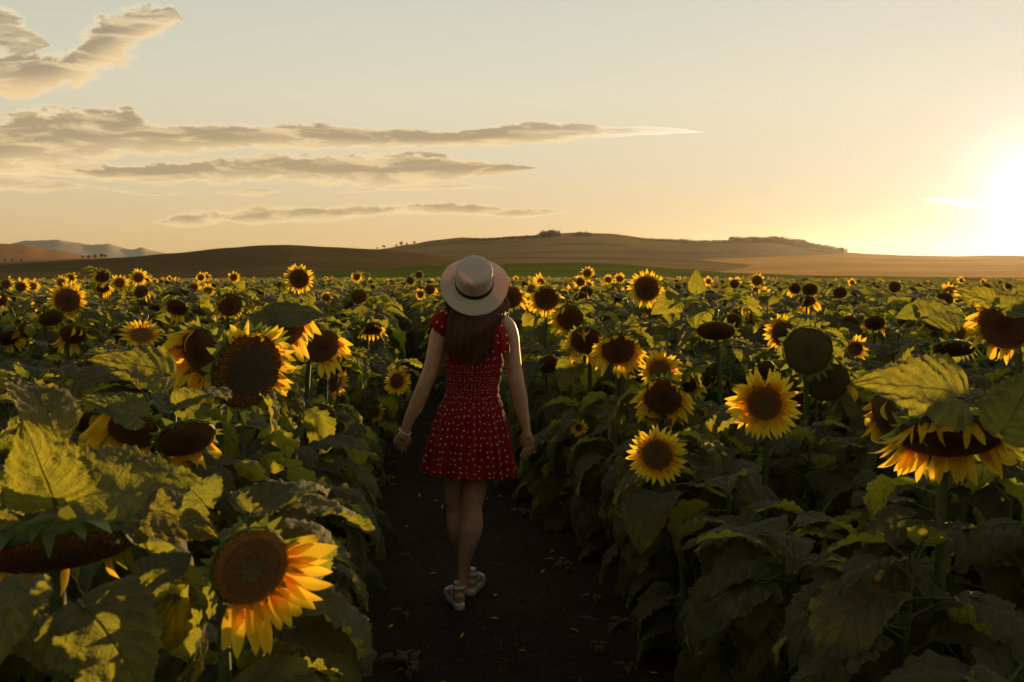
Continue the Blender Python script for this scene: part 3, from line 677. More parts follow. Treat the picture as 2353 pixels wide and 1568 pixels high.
# hand-placed plants: (u, v, disc half width, disc radius in metres, petals, disc, yaw, nod, options, label)
H = [
 (572, 852, 88, .115, 'curl', 'ripe', 34, 12, dict(arc=(-30, 140), length=.55, n=46, florets=True), 'big ripe sunflower with curled petals over its dark seedy face, left of the path'),
 (462, 812, 62, .105, 'droop', 'brown', -48, 18, dict(arc=(80, 300), length=1.35, n=36), 'sunflower with long yellow petals half hidden behind the big ripe head on the left'),
 (642, 752, 60, .105, 'hang', 'brown', 12, 28, dict(arc=(-110, 60), n=34), 'nodding brown sunflower with petals hanging at its right, above the ripe head'),
 (742, 796, 40, .085, 'droop', 'brown', 20, 16, dict(arc=(-100, 30), n=24), 'dark sunflower with a green bract fringe and few petals right of the nodding one'),
 (578, 1305, 92, .058, 'open', 'young', 22, 6, dict(arc=(-118, 22), length=1.28, n=38), 'bright backlit sunflower low in front with petals only right and below'),
 (140, 1272, 165, .112, 'hang', 'brown', 6, 62, dict(arc=(180, 330), length=.55, n=26), 'huge dark sunflower bowed to the ground at the near left edge'),
 (300, 985, 62, .074, 'hang', 'brown', -30, 30, dict(arc=(120, 290), length=1.6, n=40), 'bowed sunflower with petals streaming left behind the bright yellow green leaf'),
 (428, 1012, 66, .078, 'hang', 'brown', 14, 46, dict(arc=(-110, 0), length=1.15, n=30), 'bowed brown sunflower with a tuft of petals hanging at its lower right'),
 (155, 691, 27, .095, 'open', 'brown', 6, 6, dict(length=.75), 'round open sunflower with big brown centre standing at the far left'),
 (168, 771, 28, .095, 'hang', 'brown', -4, 40, dict(length=1.3), 'bowed sunflower with a skirt of yellow petals beneath the round open one at left'),
 (118, 733, 26, .09, 'hang', 'brown', 20, 48, dict(arc=(-80, 40)), 'dark bowed sunflower between two yellow ones at the far left'),
 (18, 778, 24, .09, 'hang', 'brown', 20, 45, dict(arc=(-100, 40), length=1.2), 'bowed sunflower cut by the left picture edge with petals hanging right'),
 (318, 638, 11, .07, 'open', 'young', 0, 2, dict(), 'small open sunflower standing tallest on the left against the dark hill'),
 (235, 636, 16, .095, 'hang', 'brown', 0, 30, dict(arc=(60, 300)), 'dark nodding head with a green cap standing over the left canopy'),
 (237, 662, 15, .09, 'hang', 'brown', 4, 40, dict(arc=(-100, 60)), 'dark nodding head directly beneath the green-capped one'),
 (275, 650, 11, .07, 'open', 'young', 14, 10, dict(), 'open sunflower with petals at its right between the dark heads and the tallest one'),
 (142, 650, 9, .07, 'open', 'young', 8, -10, dict(), 'ragged open sunflower right above the round one at the left'),
 (162, 640, 8, .07, 'open', 'young', 10, 6, dict(), 'small sunflower behind and right of the ragged one at left'),
 (48, 660, 11, .08, 'open', 'brown', 8, 10, dict(arc=(-70, 110)), 'dark-centred sunflower with petals on its right at the far left'),
 (74, 658, 9, .07, 'open', 'young', 4, -24, dict(), 'upturned yellow sunflower beside the dark-centred one at far left'),
 (15, 653, 10, .08, 'open', 'brown', 24, 8, dict(arc=(-80, 80)), 'small sunflower turned right near the left picture edge'),
 (0, 690, 16, .09, 'hang', 'brown', 20, 30, dict(), 'brown head cut by the left picture edge above the bowed one'),
 (687, 641, 22, .098, 'open', 'brown', -14, 8, dict(length=.72), 'large open sunflower with shaggy petals high above the ripe heads'),
 (537, 638, 7.5, .07, 'open', 'young', 0, 2, dict(), 'small round sunflower high between the tallest left one and the shaggy one'),
 (462, 638, 6.5, .065, 'open', 'young', -10, 0, dict(), 'left one of two tiny sunflowers side by side at the field top'),
 (473, 637, 6, .065, 'open', 'young', 20, 5, dict(), 'right one of two tiny sunflowers side by side at the field top'),
 (446, 661, 9, .07, 'open', 'brown', 20, 6, dict(arc=(-90, 100)), 'small sunflower with petals on its right below the tiny pair'),
 (478, 668, 9, .065, 'open', 'young', 0, -30, dict(), 'half-hidden upturned yellow sunflower below the tiny pair'),
 (528, 702, 27, .095, 'hang', 'brown', 4, 20, dict(arc=(100, 330), length=.6), 'round brown head with one folded petal left of the shaggy sunflower'),
 (750, 684, 8.5, .06, 'open', 'young', 0, 2, dict(length=.85), 'small neat sunflower at the right under the shaggy one'),
 (406, 708, 24, .09, 'hang', 'brown', -20, 44, dict(arc=(150, 280), length=1.2), 'dark bowed head with petals at its left among the middle leaves'),
 (355, 740, 18, .085, None, 'brown', 8, 18, dict(), 'bare round brown head sunk in leaves left of the ripe one'),
 (333, 700, 14, .085, 'old', 'brown', 14, 18, dict(), 'brown head with a few petal ends below the tallest left sunflower'),
 (325, 672, 15, .09, 'old', 'brown', 14, 28, dict(), 'brown head tucked under a leaf just below the tallest left sunflower'),
 (325, 770, 26, .09, 'open', 'young', 0, -52, dict(length=1.0), 'upturned orange sunflower seen edge on behind the large lit leaf'),
 (765, 884, 22, .062, 'open', 'young', 38, 18, dict(arc=(-110, 80)), 'reddish sunflower turned right by the path edge under a dark leaf'),
 (912, 876, 18, .055, 'open', 'brown', 28, 4, dict(length=1.05), 'small yellow sunflower leaning over the path beside the left arm'),
 (860, 948, 15, .05, 'open', 'young', 34, 20, dict(arc=(-90, 60)), 'tiny sunflower by the path edge below the one at her arm'),
 (856, 757, 24, .09, 'hang', 'brown', 8, 52, dict(length=.9), 'flat bowed head with short petals leaning over the path edge'),
 (824, 683, 17, .09, 'old', 'brown', 6, 16, dict(), 'dark round head without petals left of the path further on'),
 (820, 637, 7, .065, 'open', 'young', 0, 2, dict(), 'small sunflower standing over the path corner in the middle'),
 (963, 632, 8, .08, None, 'brown', 0, 4, dict(), 'round dark head standing up at the far path end'),
 (966, 677, 8, .06, 'open', 'young', -34, 4, dict(), 'bright small sunflower turned left, left of the straw hat'),
 (988, 666, 11, .08, 'droop', 'brown', 4, 10, dict(arc=(-80, 20)), 'brown head with petals below it next to the hat brim'),
 (943, 645, 8, .08, None, 'brown', 4, 8, dict(), 'dark round head over the path left of the hat'),
 (1000, 760, 20, .09, 'hang', 'brown', 0, 46, dict(length=.9), 'bowed head with short petals peeping out by her left sleeve'),
 (1175, 684, 25, .10, 'droop', 'brown', 8, 10, dict(arc=(-30, 70)), 'brown sunflower half hidden behind the hat brim'),
 (1350, 628, 9, .06, 'open', 'young', 0, 0, dict(length=.95), 'small round sunflower standing highest right of the hat'),
 (1334, 648, 9, .065, 'open', 'brown', -8, 4, dict(), 'small sunflower below left of the highest one right of the hat'),
 (1352, 656, 7, .065, 'open', 'young', -8, -20, dict(), 'upturned small sunflower right beneath the highest one'),
 (1398, 643, 7, .065, 'open', 'young', 14, -26, dict(), 'sunlit sunflower seen from its side right of the highest one'),
 (1424, 641, 7, .065, 'open', 'young', -4, -8, dict(), 'little sunflower just left of the large one on the right side'),
 (1485, 664, 28, .098, 'open', 'brown', -14, 6, dict(length=.72), 'large open sunflower with a ring of backlit petals right of the hat'),
 (1255, 686, 28, .098, 'droop', 'brown', -6, 12, dict(length=.85), 'golden sunflower with a big brown face beside the hat'),
 (1308, 731, 31, .10, 'hang', 'brown', -8, 24, dict(length=1.0, arc=(60, 300), n=32), 'nodding sunflower with petals hanging left below the golden one'),
 (1346, 785, 36, .098, 'hang', 'brown', -6, 30, dict(length=1.15), 'nodding sunflower behind the one with the wide petal skirt'),
 (1420, 803, 40, .098, 'droop', 'brown', 2, 26, dict(length=.95, n=34), 'nodding sunflower with a wide yellow petal skirt on the right'),
 (1516, 852, 25, .06, 'open', 'young', 0, -14, dict(length=1.15), 'yellow sunflower peeping out above a larger nodding one'),
 (1523, 914, 46, .098, 'droop', 'brown', -6, 18, dict(length=.98, n=32), 'large nodding sunflower with petals combed downward, second from below on the right'),
 (1510, 1046, 36, .060, 'open', 'young', -4, 2, dict(length=1.12, n=34), 'lowest fully open yellow sunflower right of her hand'),
 (1756, 928, 40, .072, 'open', 'young', -6, 2, dict(length=1.25, n=38), 'widest open yellow sunflower on the right in the shade'),
 (1330, 983, 8, .020, 'open', 'young', 0, 2, dict(length=1.9), 'very small yellow sunflower low among leaves by her right hand'),
 (1552, 1322, 8, .020, 'open', 'young', -30, -20, dict(length=1.1, arc=(60, 260)), 'half-opened bud low at the path edge on the right'),
 (1800, 769, 29, .085, 'open', 'brown', -26, 10, dict(length=.8, arc=(70, 300)), 'sunflower with petals on its left behind the bare green head'),
 (1856, 806, 54, .115, None, 'green', 4, 6, dict(), 'large bare green head with spiral seeds at the right'),
 (1900, 876, 50, .11, 'old', 'green', 8, 16, dict(), 'lower bare green head with a few limp petals at the right'),
 (1838, 905, 44, .11, None, 'brown', -14, 10, dict(), 'brown head tucked behind the lower green one'),
 (2200, 766, 17, .06, 'open', 'young', -4, -6, dict(length=1.05), 'small sunlit sunflower left of the large blossom at the right edge'),
 (2310, 745, 60, .115, 'droop', 'brown', -16, 12, dict(length=.7, arc=(90, 290)), 'large head washed by the sun at the right picture edge'),
 (2192, 806, 44, .10, None, 'brown', 6, 66, dict(), 'flat bowed head with green rim below the small sunlit one'),
 (2182, 1010, 112, .12, 'droop', 'brown', 8, 58, dict(length=.72, n=46), 'big bowed sunflower with ragged petals in the right foreground'),
 (2040, 968, 62, .11, 'hang', 'brown', -58, 22, dict(length=.95, arc=(60, 300), n=34), 'sunflower turned away left behind the big ragged one'),
 (1740, 645, 11, .065, 'open', 'young', 0, 2, dict(length=.75), 'small round sunflower alone at the top of the right field'),
 (1688, 653, 10, .075, 'open', 'brown', 0, 10, dict(arc=(0, 180)), 'small head with fiery petals left of the lone round one'),
 (2056, 660, 13, .09, None, 'brown', 0, 8, dict(), 'dark round head on a thin neck at the right field top'),
 (1861, 667, 17, .09, 'hang', 'brown', 4, 36, dict(arc=(-120, 0)), 'nodding brown head in the right field left of the thin necked one'),
 (1826, 664, 14, .085, 'hang', 'brown', -20, 30, dict(arc=(100, 240)), 'nodding brown head directly left of its brown neighbour in the right field'),
 (1930, 674, 15, .09, None, 'brown', -4, 34, dict(), 'bare nodding head between the brown pair and the thin necked one'),
 (1645, 765, 42, .105, None, 'brown', 0, 60, dict(), 'wide flat bowed brown head among leaves right of the petal skirt'),
 (1680, 742, 22, .09, None, 'brown', 16, 30, dict(), 'brown head behind the wide flat bowed one'),
 (1660, 880, 26, .09, 'hang', 'brown', -10, 62, dict(length=1.0), 'faded bowed sunflower left above the widest open one'),
 (2010, 745, 22, .09, 'old', 'brown', 4, 40, dict(), 'brown head with one shining petal in the right mid field'),
 (2150, 740, 26, .09, None, 'brown', -10, 34, dict(), 'dark head in shadow left of the small sunlit one'),
 (2170, 690, 18, .09, None, 'brown', 0, 30, dict(), 'dark head under a leaf in the upper right field'),
]
def depth_of(px, R): return R * F / px
for i, h in enumerate(H): HEADS.append((h[0], h[1], h[2] * (1 if h[4] is None else (1.35 if h[2] < 30 or h[4] == 'curl' else (1.0 + .75 * h[8].get('length', 1)) if h[4] == 'open' else 1.45)), depth_of(h[2], h[3]), i))
bases = []
def path_off(x, y): return (x - path_c(y)) / math.sqrt(1 + 0.1425 ** 2)
for i, (u, v, px, R, kind, disc, yaw, nod, opt, label) in enumerate(H):
    r = random.Random(900 + i); D = depth_of(px, R); pos = P(u, v, D); 
    # the flowers face across towards the viewer: turn by the bearing of the plant
    Fd = facing(yaw - math.degrees(math.atan2(pos.x, pos.y)), nod); at = pos - Fd * R * 0.6
    hb = Vector((Fd.x, Fd.y, 0)) * (0.10 + 0.16 * max(0, -Fd.z))
    bx, by = at.x - hb.x + r.uniform(-.04, .04), at.y - hb.y + r.uniform(-.02, .04)
    # keep the stem out of the path
    off = path_off(bx, by)
    if abs(off) < 0.72: bx += (0.72 - abs(off)) * (1 if off > 0 else -1)
    base = Vector((bx, by, zg(bx, by))); bases.append((bx, by))
    root = empty('sunflower_plant', base, label=label, category='sunflower', group='sunflowers in the field')
    small = R < 0.03
    pts = stem_obj(root, base, at, Fd, (0.016 if not small else .008), max(0.004, R * 0.11))
    put_head(root, base, pos, Fd, R, kind, disc, r, hi=px > 12, **opt)
    add_leaves(root, base, pts, 17 if D < 3.5 else (12 if D < 8 else 9), r, 1.0 if not small else .7, own=i, top=0.93)

# big single leaves that stand out, each belonging to the plant in front of which it hangs
def blade(root_i, ub, vb, Yb, ut, vt, Yt, which, up, s=1.0):
    root = [o for o in COL.objects if o.name.startswith('sunflower_plant')][root_i] if False else ROOTS[root_i]
    a, b = P(ub, vb, Yb), P(ut, vt, Yt); X = (b - a).normalized(); L = (b - a).length; U = Vector(up); Z = (U - X * U.dot(X)).normalized(); Y = Z.cross(X)
    k = L / 0.255; M = Matrix((X, Y, Z)).transposed().to_4x4() @ Matrix.Diagonal((k, k * s, k, 1)); M.translation = a - root.location
    ob('leaf', BLADE[which], root, M)
ROOTS = [o for o in COL.objects if o.get('category') == 'sunflower']
blade(6, 392, 862, 2.3, 218, 812, 2.2, 0, (0.2, -.75, .6), 1.15)      # large lit leaf on the left
blade(5, 150, 1150, 1.55, 500, 1110, 1.7, 0, (0.05, -.75, .62), 1.25)  # bright yellow-green leaf
blade(5, 130, 1160, 1.5, 60, 1020, 1.4, 1, (0.3, -.9, .1), 1.2)
blade(5, 170, 1110, 1.6, 95, 985, 1.55, 3, (0.4, -.9, .1), 1.6)
blade(6, 30, 1010, 1.9, 165, 880, 1.95, 1, (-.3, -.6, .6), 1.15)
blade(6, 330, 960, 1.9, 200, 900, 1.85, 0, (.2, -.6, .8), 1.3)
blade(7, 400, 940, 2.0, 525, 882, 2.2, 3, (0, -.3, 1), 1.5)
blade(7, 400, 935, 2.0, 470, 900, 2.0, 1, (0, -.9, .4), 1.4)
blade(4, 480, 1170, 1.5, 410, 1100, 1.55, 1, (0, -.9, .4), 1.5)
blade(4, 330, 1340, 1.4, 440, 1250, 1.45, 1, (0, -.8, .5), 1.2)
blade(2, 620, 735, 3.6, 735, 705, 3.7, 0, (0, -.6, .8), 1.3)
blade(2, 640, 740, 3.6, 500, 765, 3.5, 0, (0, -.6, .8), 1.3)
blade(70, 2215, 915, 2.3, 2003, 862, 2.2, 0, (0.1, -.8, .55), 1.15)     # large leaf over the right foreground head
blade(70, 2300, 1000, 2.2, 2400, 850, 2.2, 1, (0.1, -.8, .4), 1.3)
blade(68, 2290, 700, 3.6, 2190, 655, 3.6, 3, (0.3, -.7, .6), 1.3)
blade(68, 2300, 712, 3.7, 2400, 670, 3.7, 1, (-.3, -.7, .6), 1.2)
blade(68, 2110, 715, 4.4, 2060, 720, 4.4, 1, (0, -.7, .7), 1.3)
blade(66, 2120, 730, 4.4, 2230, 712, 4.5, 0, (0, -.7, .7), 1.3)
blade(52, 1600, 672, 8.0, 1602, 620, 8.0, 0, (0, -1, 0.1), 1.3)         # leaf standing upright against the far field
blade(5, 40, 1185, 1.5, -90, 1090, 1.5, 0, (0.1, -.85, .5), 1.3)
blade(5, 330, 1170, 1.6, 505, 1200, 1.6, 1, (0, -.6, .8), 1.2)
blade(5, 60, 1330, 1.25, -60, 1500, 1.15, 1, (-.3, -.7, .6), 1.3)
blade(5, 180, 1380, 1.3, 330, 1540, 1.2, 2, (.3, -.7, .6), 1.2)
blade(52, 1560, 690, 7.5, 1500, 705, 7.4, 1, (0, -.7, .7), 1.3)

# ---------------- the rows: every plant near enough to be told apart is a plant of its own
ROWDIR = Vector((-0.1425, 1)).normalized(); ROWN = Vector((ROWDIR.y, -ROWDIR.x)); P0 = Vector((0.546, 0))
cands = []; far_pts = []
for sgn in (-1, 1):
    for k in range(0, 260):
        off0 = sgn * (0.84 + 0.66 * k)
        step = 0.33
        t = -7.0
        while t < 165:
            r_ = rnd.random(); t += step * (0.75 + 0.5 * rnd.random()) * (1 if t < 45 else 1.25)
            off = off0 - sgn * (0.36 * min(1, max(0, (t - 5.0) / 6)) if k == 0 else 0)
            p = P0 + ROWN * (off + rnd.uniform(-.07, .07)) + ROWDIR * t; x, y = p.x, p.y; d = math.hypot(x, y)
            az = math.atan2(x, y)
            if d > 160 or abs(az) > rad(44) and d > 9 or d > 9 and y < 0: continue
            if d < 0.62: continue
            if any((x - bx) ** 2 + (y - by) ** 2 < 0.19 ** 2 for bx, by in bases): continue
            inview = abs(math.atan2(x, y)) < rad(28.5) + 0.25 / max(d, .3) and y > 0.35
            (cands if inview and d < 16 else far_pts).append((d, x, y))
cands.sort(); NMAX = 300 - len(H); far_pts += cands[NMAX:]; cands = cands[:NMAX]
MARKS = {}
for key, nm in (('big ripe', 'big ripe seedy bloom'), ('half hidden behind the big ripe', 'bloom with petals streaming left'), ('nodding brown sunflower with petals hanging at its right', 'nodding bloom above the ripe one'), ('bright backlit', 'bright backlit bloom low in front'),
     ('huge dark', 'huge bowed bloom at the left edge'), ('round open sunflower with big', 'round open bloom at far left'), ('skirt of yellow petals beneath', 'bowed bloom under the round one'), ('small open sunflower standing tallest', 'tallest small bloom on the left'),
     ('large open sunflower with shaggy', 'shaggy bloom high on the left'), ('small neat', 'small neat bloom under the shaggy one'), ('round brown head with one folded', 'brown head with one folded petal'), ('bare round brown head sunk', 'bare brown head sunk in leaves'),
     ('reddish sunflower turned', 'reddish bloom by the path edge'), ('small yellow sunflower leaning', 'small bloom beside her left arm'), ('flat bowed head with short', 'flat bowed head over the path'), ('small round sunflower standing highest', 'highest small bloom right of the hat'),
     ('large open sunflower with a ring', 'large backlit bloom right of the hat'), ('golden', 'golden bloom beside the hat'), ('nodding sunflower with a wide', 'bloom with a wide petal skirt'), ('large nodding sunflower with petals combed', 'large bloom with petals combed down'),
     ('lowest fully', 'lowest open yellow bloom'), ('widest open', 'widest open yellow bloom'), ('very small yellow', 'tiny bloom by her right hand'), ('half-opened', 'half-opened bud by the path'), ('large bare green', 'large bare green head'), ('small sunlit sunflower left', 'small sunlit bloom at the right'),
     ('large head washed', 'large sun-washed bloom at the right edge'), ('big bowed sunflower with ragged', 'big ragged bloom at the right'), ('small round sunflower alone', 'lone round bloom over the right field'), ('dark round head on a thin', 'thin-necked dark head'), ('wide flat bowed', 'wide flat bowed brown head')):
    q = [h for h in H if key in h[9]][0]; MARKS[nm] = (q[0], q[1])
USED = set()
def glabel(top, d, kind):
    q = proj(top); u, v = q[0], q[1]
    k = {None: 'bloomless leafy sunflower plant', 'old': 'sunflower plant with bowed brown head', 'hang': 'sunflower plant with withering bloom', 'open': 'sunflower plant with small yellow bloom'}[kind]
    for dist, nm, mu, mv in sorted((math.hypot(u - a, v - b), nm, a, b) for nm, (a, b) in MARKS.items()):
        side = ('left of' if u < mu else 'right of') if abs(u - mu) > abs(v - mv) else ('below' if v > mv else 'above')
        amt = 'just' if dist < 70 else ('a little' if dist < 150 else ('some way' if dist < 280 else 'far'))
        l = f'{k} {amt} {side} the {nm}'
        if l not in USED and len(l.split()) <= 16: USED.add(l); return l
    return k
for i, (d, x, y) in enumerate(cands):
    r = random.Random(5000 + i); z0 = zg(x, y); base = Vector((x, y, z0)); off = path_off(x, y)
    hgt = r.uniform(0.98, 1.24) * (1.0 if d > 2 else 0.92)
    if off > 0 and d < 8: hgt *= 0.90 if off < 2.5 else .95
    if abs(off) < 1.1: hgt *= 0.96
    kind = r.choices([None, 'old', 'hang', 'open'], [0.50, 0.38, 0.09, 0.03] if off < 0 else [0.76, 0.20, 0.03, 0.01])[0]
    R = r.uniform(.06, .095) if kind != 'open' else r.uniform(.045, .065)
    nod = r.uniform(15, 60) if kind != 'open' else r.uniform(-5, 20); Fd = facing(r.uniform(-35, 35), nod)
    pos = base + Vector((r.uniform(-.06, .06), r.uniform(-.06, .06), hgt))
    if kind and blocks(pos, R * 1.6): kind = None
    if kind and d < 3.6: kind = None
    l = glabel(pos, d, kind); g = 'sunflowers in the field'
    root = empty('sunflower_plant', base, label=l, category='sunflower', group=g)
    at = pos - Fd * R * 0.6
    if not kind: at = base + Vector((r.uniform(-.05, .05), r.uniform(-.05, .05), hgt - .10)); Fd = Vector((0.1, 0, 1))
    pts = stem_obj(root, base, at, Fd, r.uniform(.011, .015), .008 if kind else .004, 10)
    if kind: put_head(root, base, pos, Fd, R, {'old': 'old', 'hang': 'hang', 'open': 'open'}[kind], 'brown' if kind != 'open' else 'young', r, hi=False)
    near = abs(off) < 1.1
    nl = (20 if near else 15) if d < 6 else (10 if not near else 15)
    add_leaves(root, base, pts, nl, r, 1.0 if d < 6 else 1.15, zmin=0.06 if near else (0.2 if d < 6 else 0.35), top=1.0 if kind is None else 0.92)
print('plants', len(H), len(cands), 'field', len(far_pts))

# ---------------- the rest of the field reads as one mass
kinds = bpy.data.collections.new('field_sources')
FM = [M_LEAF, M_STEM, M_PETAL, M_DISC, M_BRACT, M_DISC_YOUNG]
def field_source(i, level, kind):
    r = random.Random(3000 + i * 7); ac = Acc(); h = r.uniform(1.0, 1.24)
    lib = LO_LEAF if level < 2 else VLO_LEAF; n = (13, 11, 8)[level]
    v, f, uv = tube([(0, 0, 0.3 if level else 0), (0, 0, h * .6), (0, -.02, h - 0.08), (0.0, -0.06, h)], [.013, .012, .010, .008], 4, False); ac.add(v, f, 1, uv)
    for q in range(n):
        t = (0.12 if level == 0 else 0.45) + (0.98 - (0.12 if level == 0 else .45)) * (q + .4) / n; az = q * 2.4 + r.uniform(-.5, .5); s = r.uniform(.9, 1.25) * (1, 1.15, 1.45)[level]
        L = r.choice(lib if t < .8 else lib[:2]); M = Matrix.Translation((0, 0, h * t)) @ Matrix.Rotation(az, 4, 'Z') @ Matrix.Rotation(r.uniform(-.35, .3), 4, 'Y') @ Matrix.Rotation(r.uniform(-.4, .4), 4, 'X') @ Matrix.Diagonal((s, s, s, 1))
        ac.add(L.verts(), L.f, list(L.mi), np.concatenate(L.uv), M)
    if kind:
        R = r.uniform(.075, .10) if kind != 'open' else .07; Fd = facing(r.uniform(-25, 25), r.uniform(20, 55) if kind != 'open' else r.uniform(-5, 15)); pos = Vector((0, -.06, h + (0.02 if kind != 'open' else 0.10)))
        M = head_matrix(pos, Fd, R); B = back_acc(8); ac.add(B.verts(), B.f, 4, M=M)
        Dm = disc_acc(nr=2, ns=8) if level else DISC_LO; ac.add(Dm.verts(), Dm.f, 3 if kind != 'open' else 5, np.concatenate(Dm.uv), M)
        pa = lo_head('open' if kind == 'open' else kind, '', Fd, i, 1.15)
        if pa.n: ac.add(pa.verts(), pa.f, 2, np.concatenate(pa.uv), M)
        if level == 0: ac.add(BRACT_LO.verts(), BRACT_LO.f, 4, M=M)
    o = bpy.data.objects.new(f'field_plant_{i:02d}', ac.mesh('field_plant', FM)); kinds.objects.link(o)
spec = [(0, None), (0, None), (0, 'old'), (0, 'hang'), (0, 'open'), (1, None), (1, None), (1, 'old'), (1, 'old'), (1, 'hang'), (1, 'open'), (2, None), (2, None), (2, 'old'), (2, 'open')]
for i, (lv, kd) in enumerate(spec): field_source(i, lv, kd)
pv, idx, rot, scl = [], [], [], []
for d, x, y in far_pts:
    if d < 14 or y < 0: c = npr.choice([0, 1, 2, 3, 4], p=[.37, .32, .2, .09, .02])
    elif d < 55: c = npr.choice([5, 6, 7, 8, 9, 10], p=[.42, .38, .08, .07, .04, .01])
    else: c = npr.choice([11, 12, 13, 14], p=[.52, .41, .064, .006])
    if d < 1.6: c = int(npr.choice([0, 1]))
    s = npr.uniform(.84, 1.12) * (0.82 if d < 1.6 else 1) * (1.05 if d > 14 else 1)
    pv.append((x, y, zg(x, y))); idx.append(int(c)); rot.append(npr.uniform(-.6, .6) + (3.1416 * npr.randint(0, 2) if c in (0, 1, 5, 6, 11, 12) else 0)); scl.append(s)
me = bpy.data.meshes.new('sunflower_field'); me.from_pydata(pv, [], [])
for nm, ty, data in (('kind_index', 'INT', idx), ('turn', 'FLOAT', rot), ('size', 'FLOAT', scl)):
    at_ = me.attributes.new(nm, ty, 'POINT'); at_.data.foreach_set('value', data)
field = ob('sunflower_field', me, kind='stuff', label='dense sunflower crop stretching away to the far edge of the field', category='crop')
ng = bpy.data.node_groups.new('field', 'GeometryNodeTree')
ng.interface.new_socket('Geometry', in_out='INPUT', socket_type='NodeSocketGeometry'); ng.interface.new_socket('Geometry', in_out='OUTPUT', socket_type='NodeSocketGeometry')
gi, go = ng.nodes.new('NodeGroupInput'), ng.nodes.new('NodeGroupOutput')
ci = ng.nodes.new('GeometryNodeCollectionInfo'); ci.inputs['Collection'].default_value = kinds; ci.inputs['Separate Children'].default_value = True; ci.inputs['Reset Children'].default_value = True
iop = ng.nodes.new('GeometryNodeInstanceOnPoints'); iop.inputs['Pick Instance'].default_value = True
def attr(nm, ty):
    n = ng.nodes.new('GeometryNodeInputNamedAttribute'); n.data_type = ty; n.inputs['Name'].default_value = nm; return [o for o in n.outputs if o.enabled and o.name == 'Attribute'][0]
cx = ng.nodes.new('ShaderNodeCombineXYZ'); ng.links.new(attr('turn', 'FLOAT'), cx.inputs[2])
e2r = ng.nodes.new('FunctionNodeEulerToRotation'); ng.links.new(cx.outputs[0], e2r.inputs[0])
ng.links.new(gi.outputs[0], iop.inputs['Points']); ng.links.new(ci.outputs[0], iop.inputs['Instance']); ng.links.new(attr('kind_index', 'INT'), iop.inputs['Instance Index'])
ng.links.new(e2r.outputs[0], iop.inputs['Rotation']); ng.links.new(attr('size', 'FLOAT'), iop.inputs['Scale']); ng.links.new(iop.outputs[0], go.inputs[0])
mod = field.modifiers.new('plants', 'NODES'); mod.node_group = ng

# straw, withered petals and crumbs of earth on the path
M_STRAW = simple("dry straw", (0.16, 0.11, 0.05), 0.8, 0.1, 30, 0.4)
M_CLOD = simple("earth crumb", (0.05, 0.034, 0.02), 0.95, 0.05, 30, 0.4)
ac = Acc(); r = random.Random(77)
for i in range(8000):
    y = r.uniform(0.8, 14) if r.random() < .75 else r.uniform(14, 30); x = path_c(y) + r.gauss(0, 0.42); z = zg(x, y) + 0.022 * (mnoise.fractal(Vector((x * 2.2, y * 2.2, 0)), 0.9, 2.1, 4) if y < 13 else 0) + .003
    q = abs(x - path_c(y)); z += 0.05 * min(1, max(0, (q - 0.45) / 0.35)) * max(0, 1 - y / 13)
    a = r.uniform(0, 6.28); k = r.random()
    if k < 0.5:
        L = r.uniform(.012, .06); w = 0.0012; d = Vector((math.cos(a), math.sin(a), r.uniform(-.05, .15))) * L; p = Vector((x, y, z)); s = Vector((-math.sin(a), math.cos(a), 0)) * w
        ac.add([p - s, p + s, p + d * .5 + s + Vector((0, 0, .003)), p + d * .5 - s + Vector((0, 0, .003)), p + d, p + Vector((0, 0, .002))], [(0, 1, 2, 3), (3, 2, 4), (0, 3, 5)], 0)
    elif k < 0.985:
        s = r.uniform(.003, .016) * (1.6 if r.random() < .05 else 1); v = [(x + s * r.uniform(.6, 1) * math.cos(b), y + s * r.uniform(.6, 1) * math.sin(b), z - .002) for b in (a, a + 1.6, a + 3.1, a + 4.6)] + [(x, y, z + s * .8)]
        ac.add(v, [(0, 1, 4), (1, 2, 4), (2, 3, 4), (3, 0, 4)], 1)
    else:
        pp = r.choice(PET_LO); s = r.uniform(.03, .05); ac.add(pp.verts() * s, pp.f, 2, np.concatenate(pp.uv), Matrix.Translation((x, y, z + .004)) @ Matrix.Rotation(a, 4, 'Z'))
for i in range(120):
    y = r.uniform(1.2, 14); sd = r.choice((-1, 1)); x = path_c(y) + sd * r.uniform(.34, .62); z = zg(x, y); aq = r.uniform(0, 6.28); s = r.uniform(.12, .32)
    for q in range(r.randrange(2, 5)):
        L = LO_LEAF[q % 4]; ac.add(L.verts(), L.f, [3] * len(L.f), np.concatenate(L.uv), Matrix.Translation((x, y, z + .03)) @ Matrix.Rotation(aq + q * 1.9, 4, 'Z') @ Matrix.Rotation(r.uniform(-.5, .1), 4, 'Y') @ Matrix.Diagonal((s, s * .7, s, 1)))
ob('plant_litter', ac.mesh('plant_litter', [M_STRAW, M_CLOD, M_PETAL, M_LEAF]), kind='stuff', label='straw, earth crumbs, fallen petals and tiny weeds on the path', category='litter')
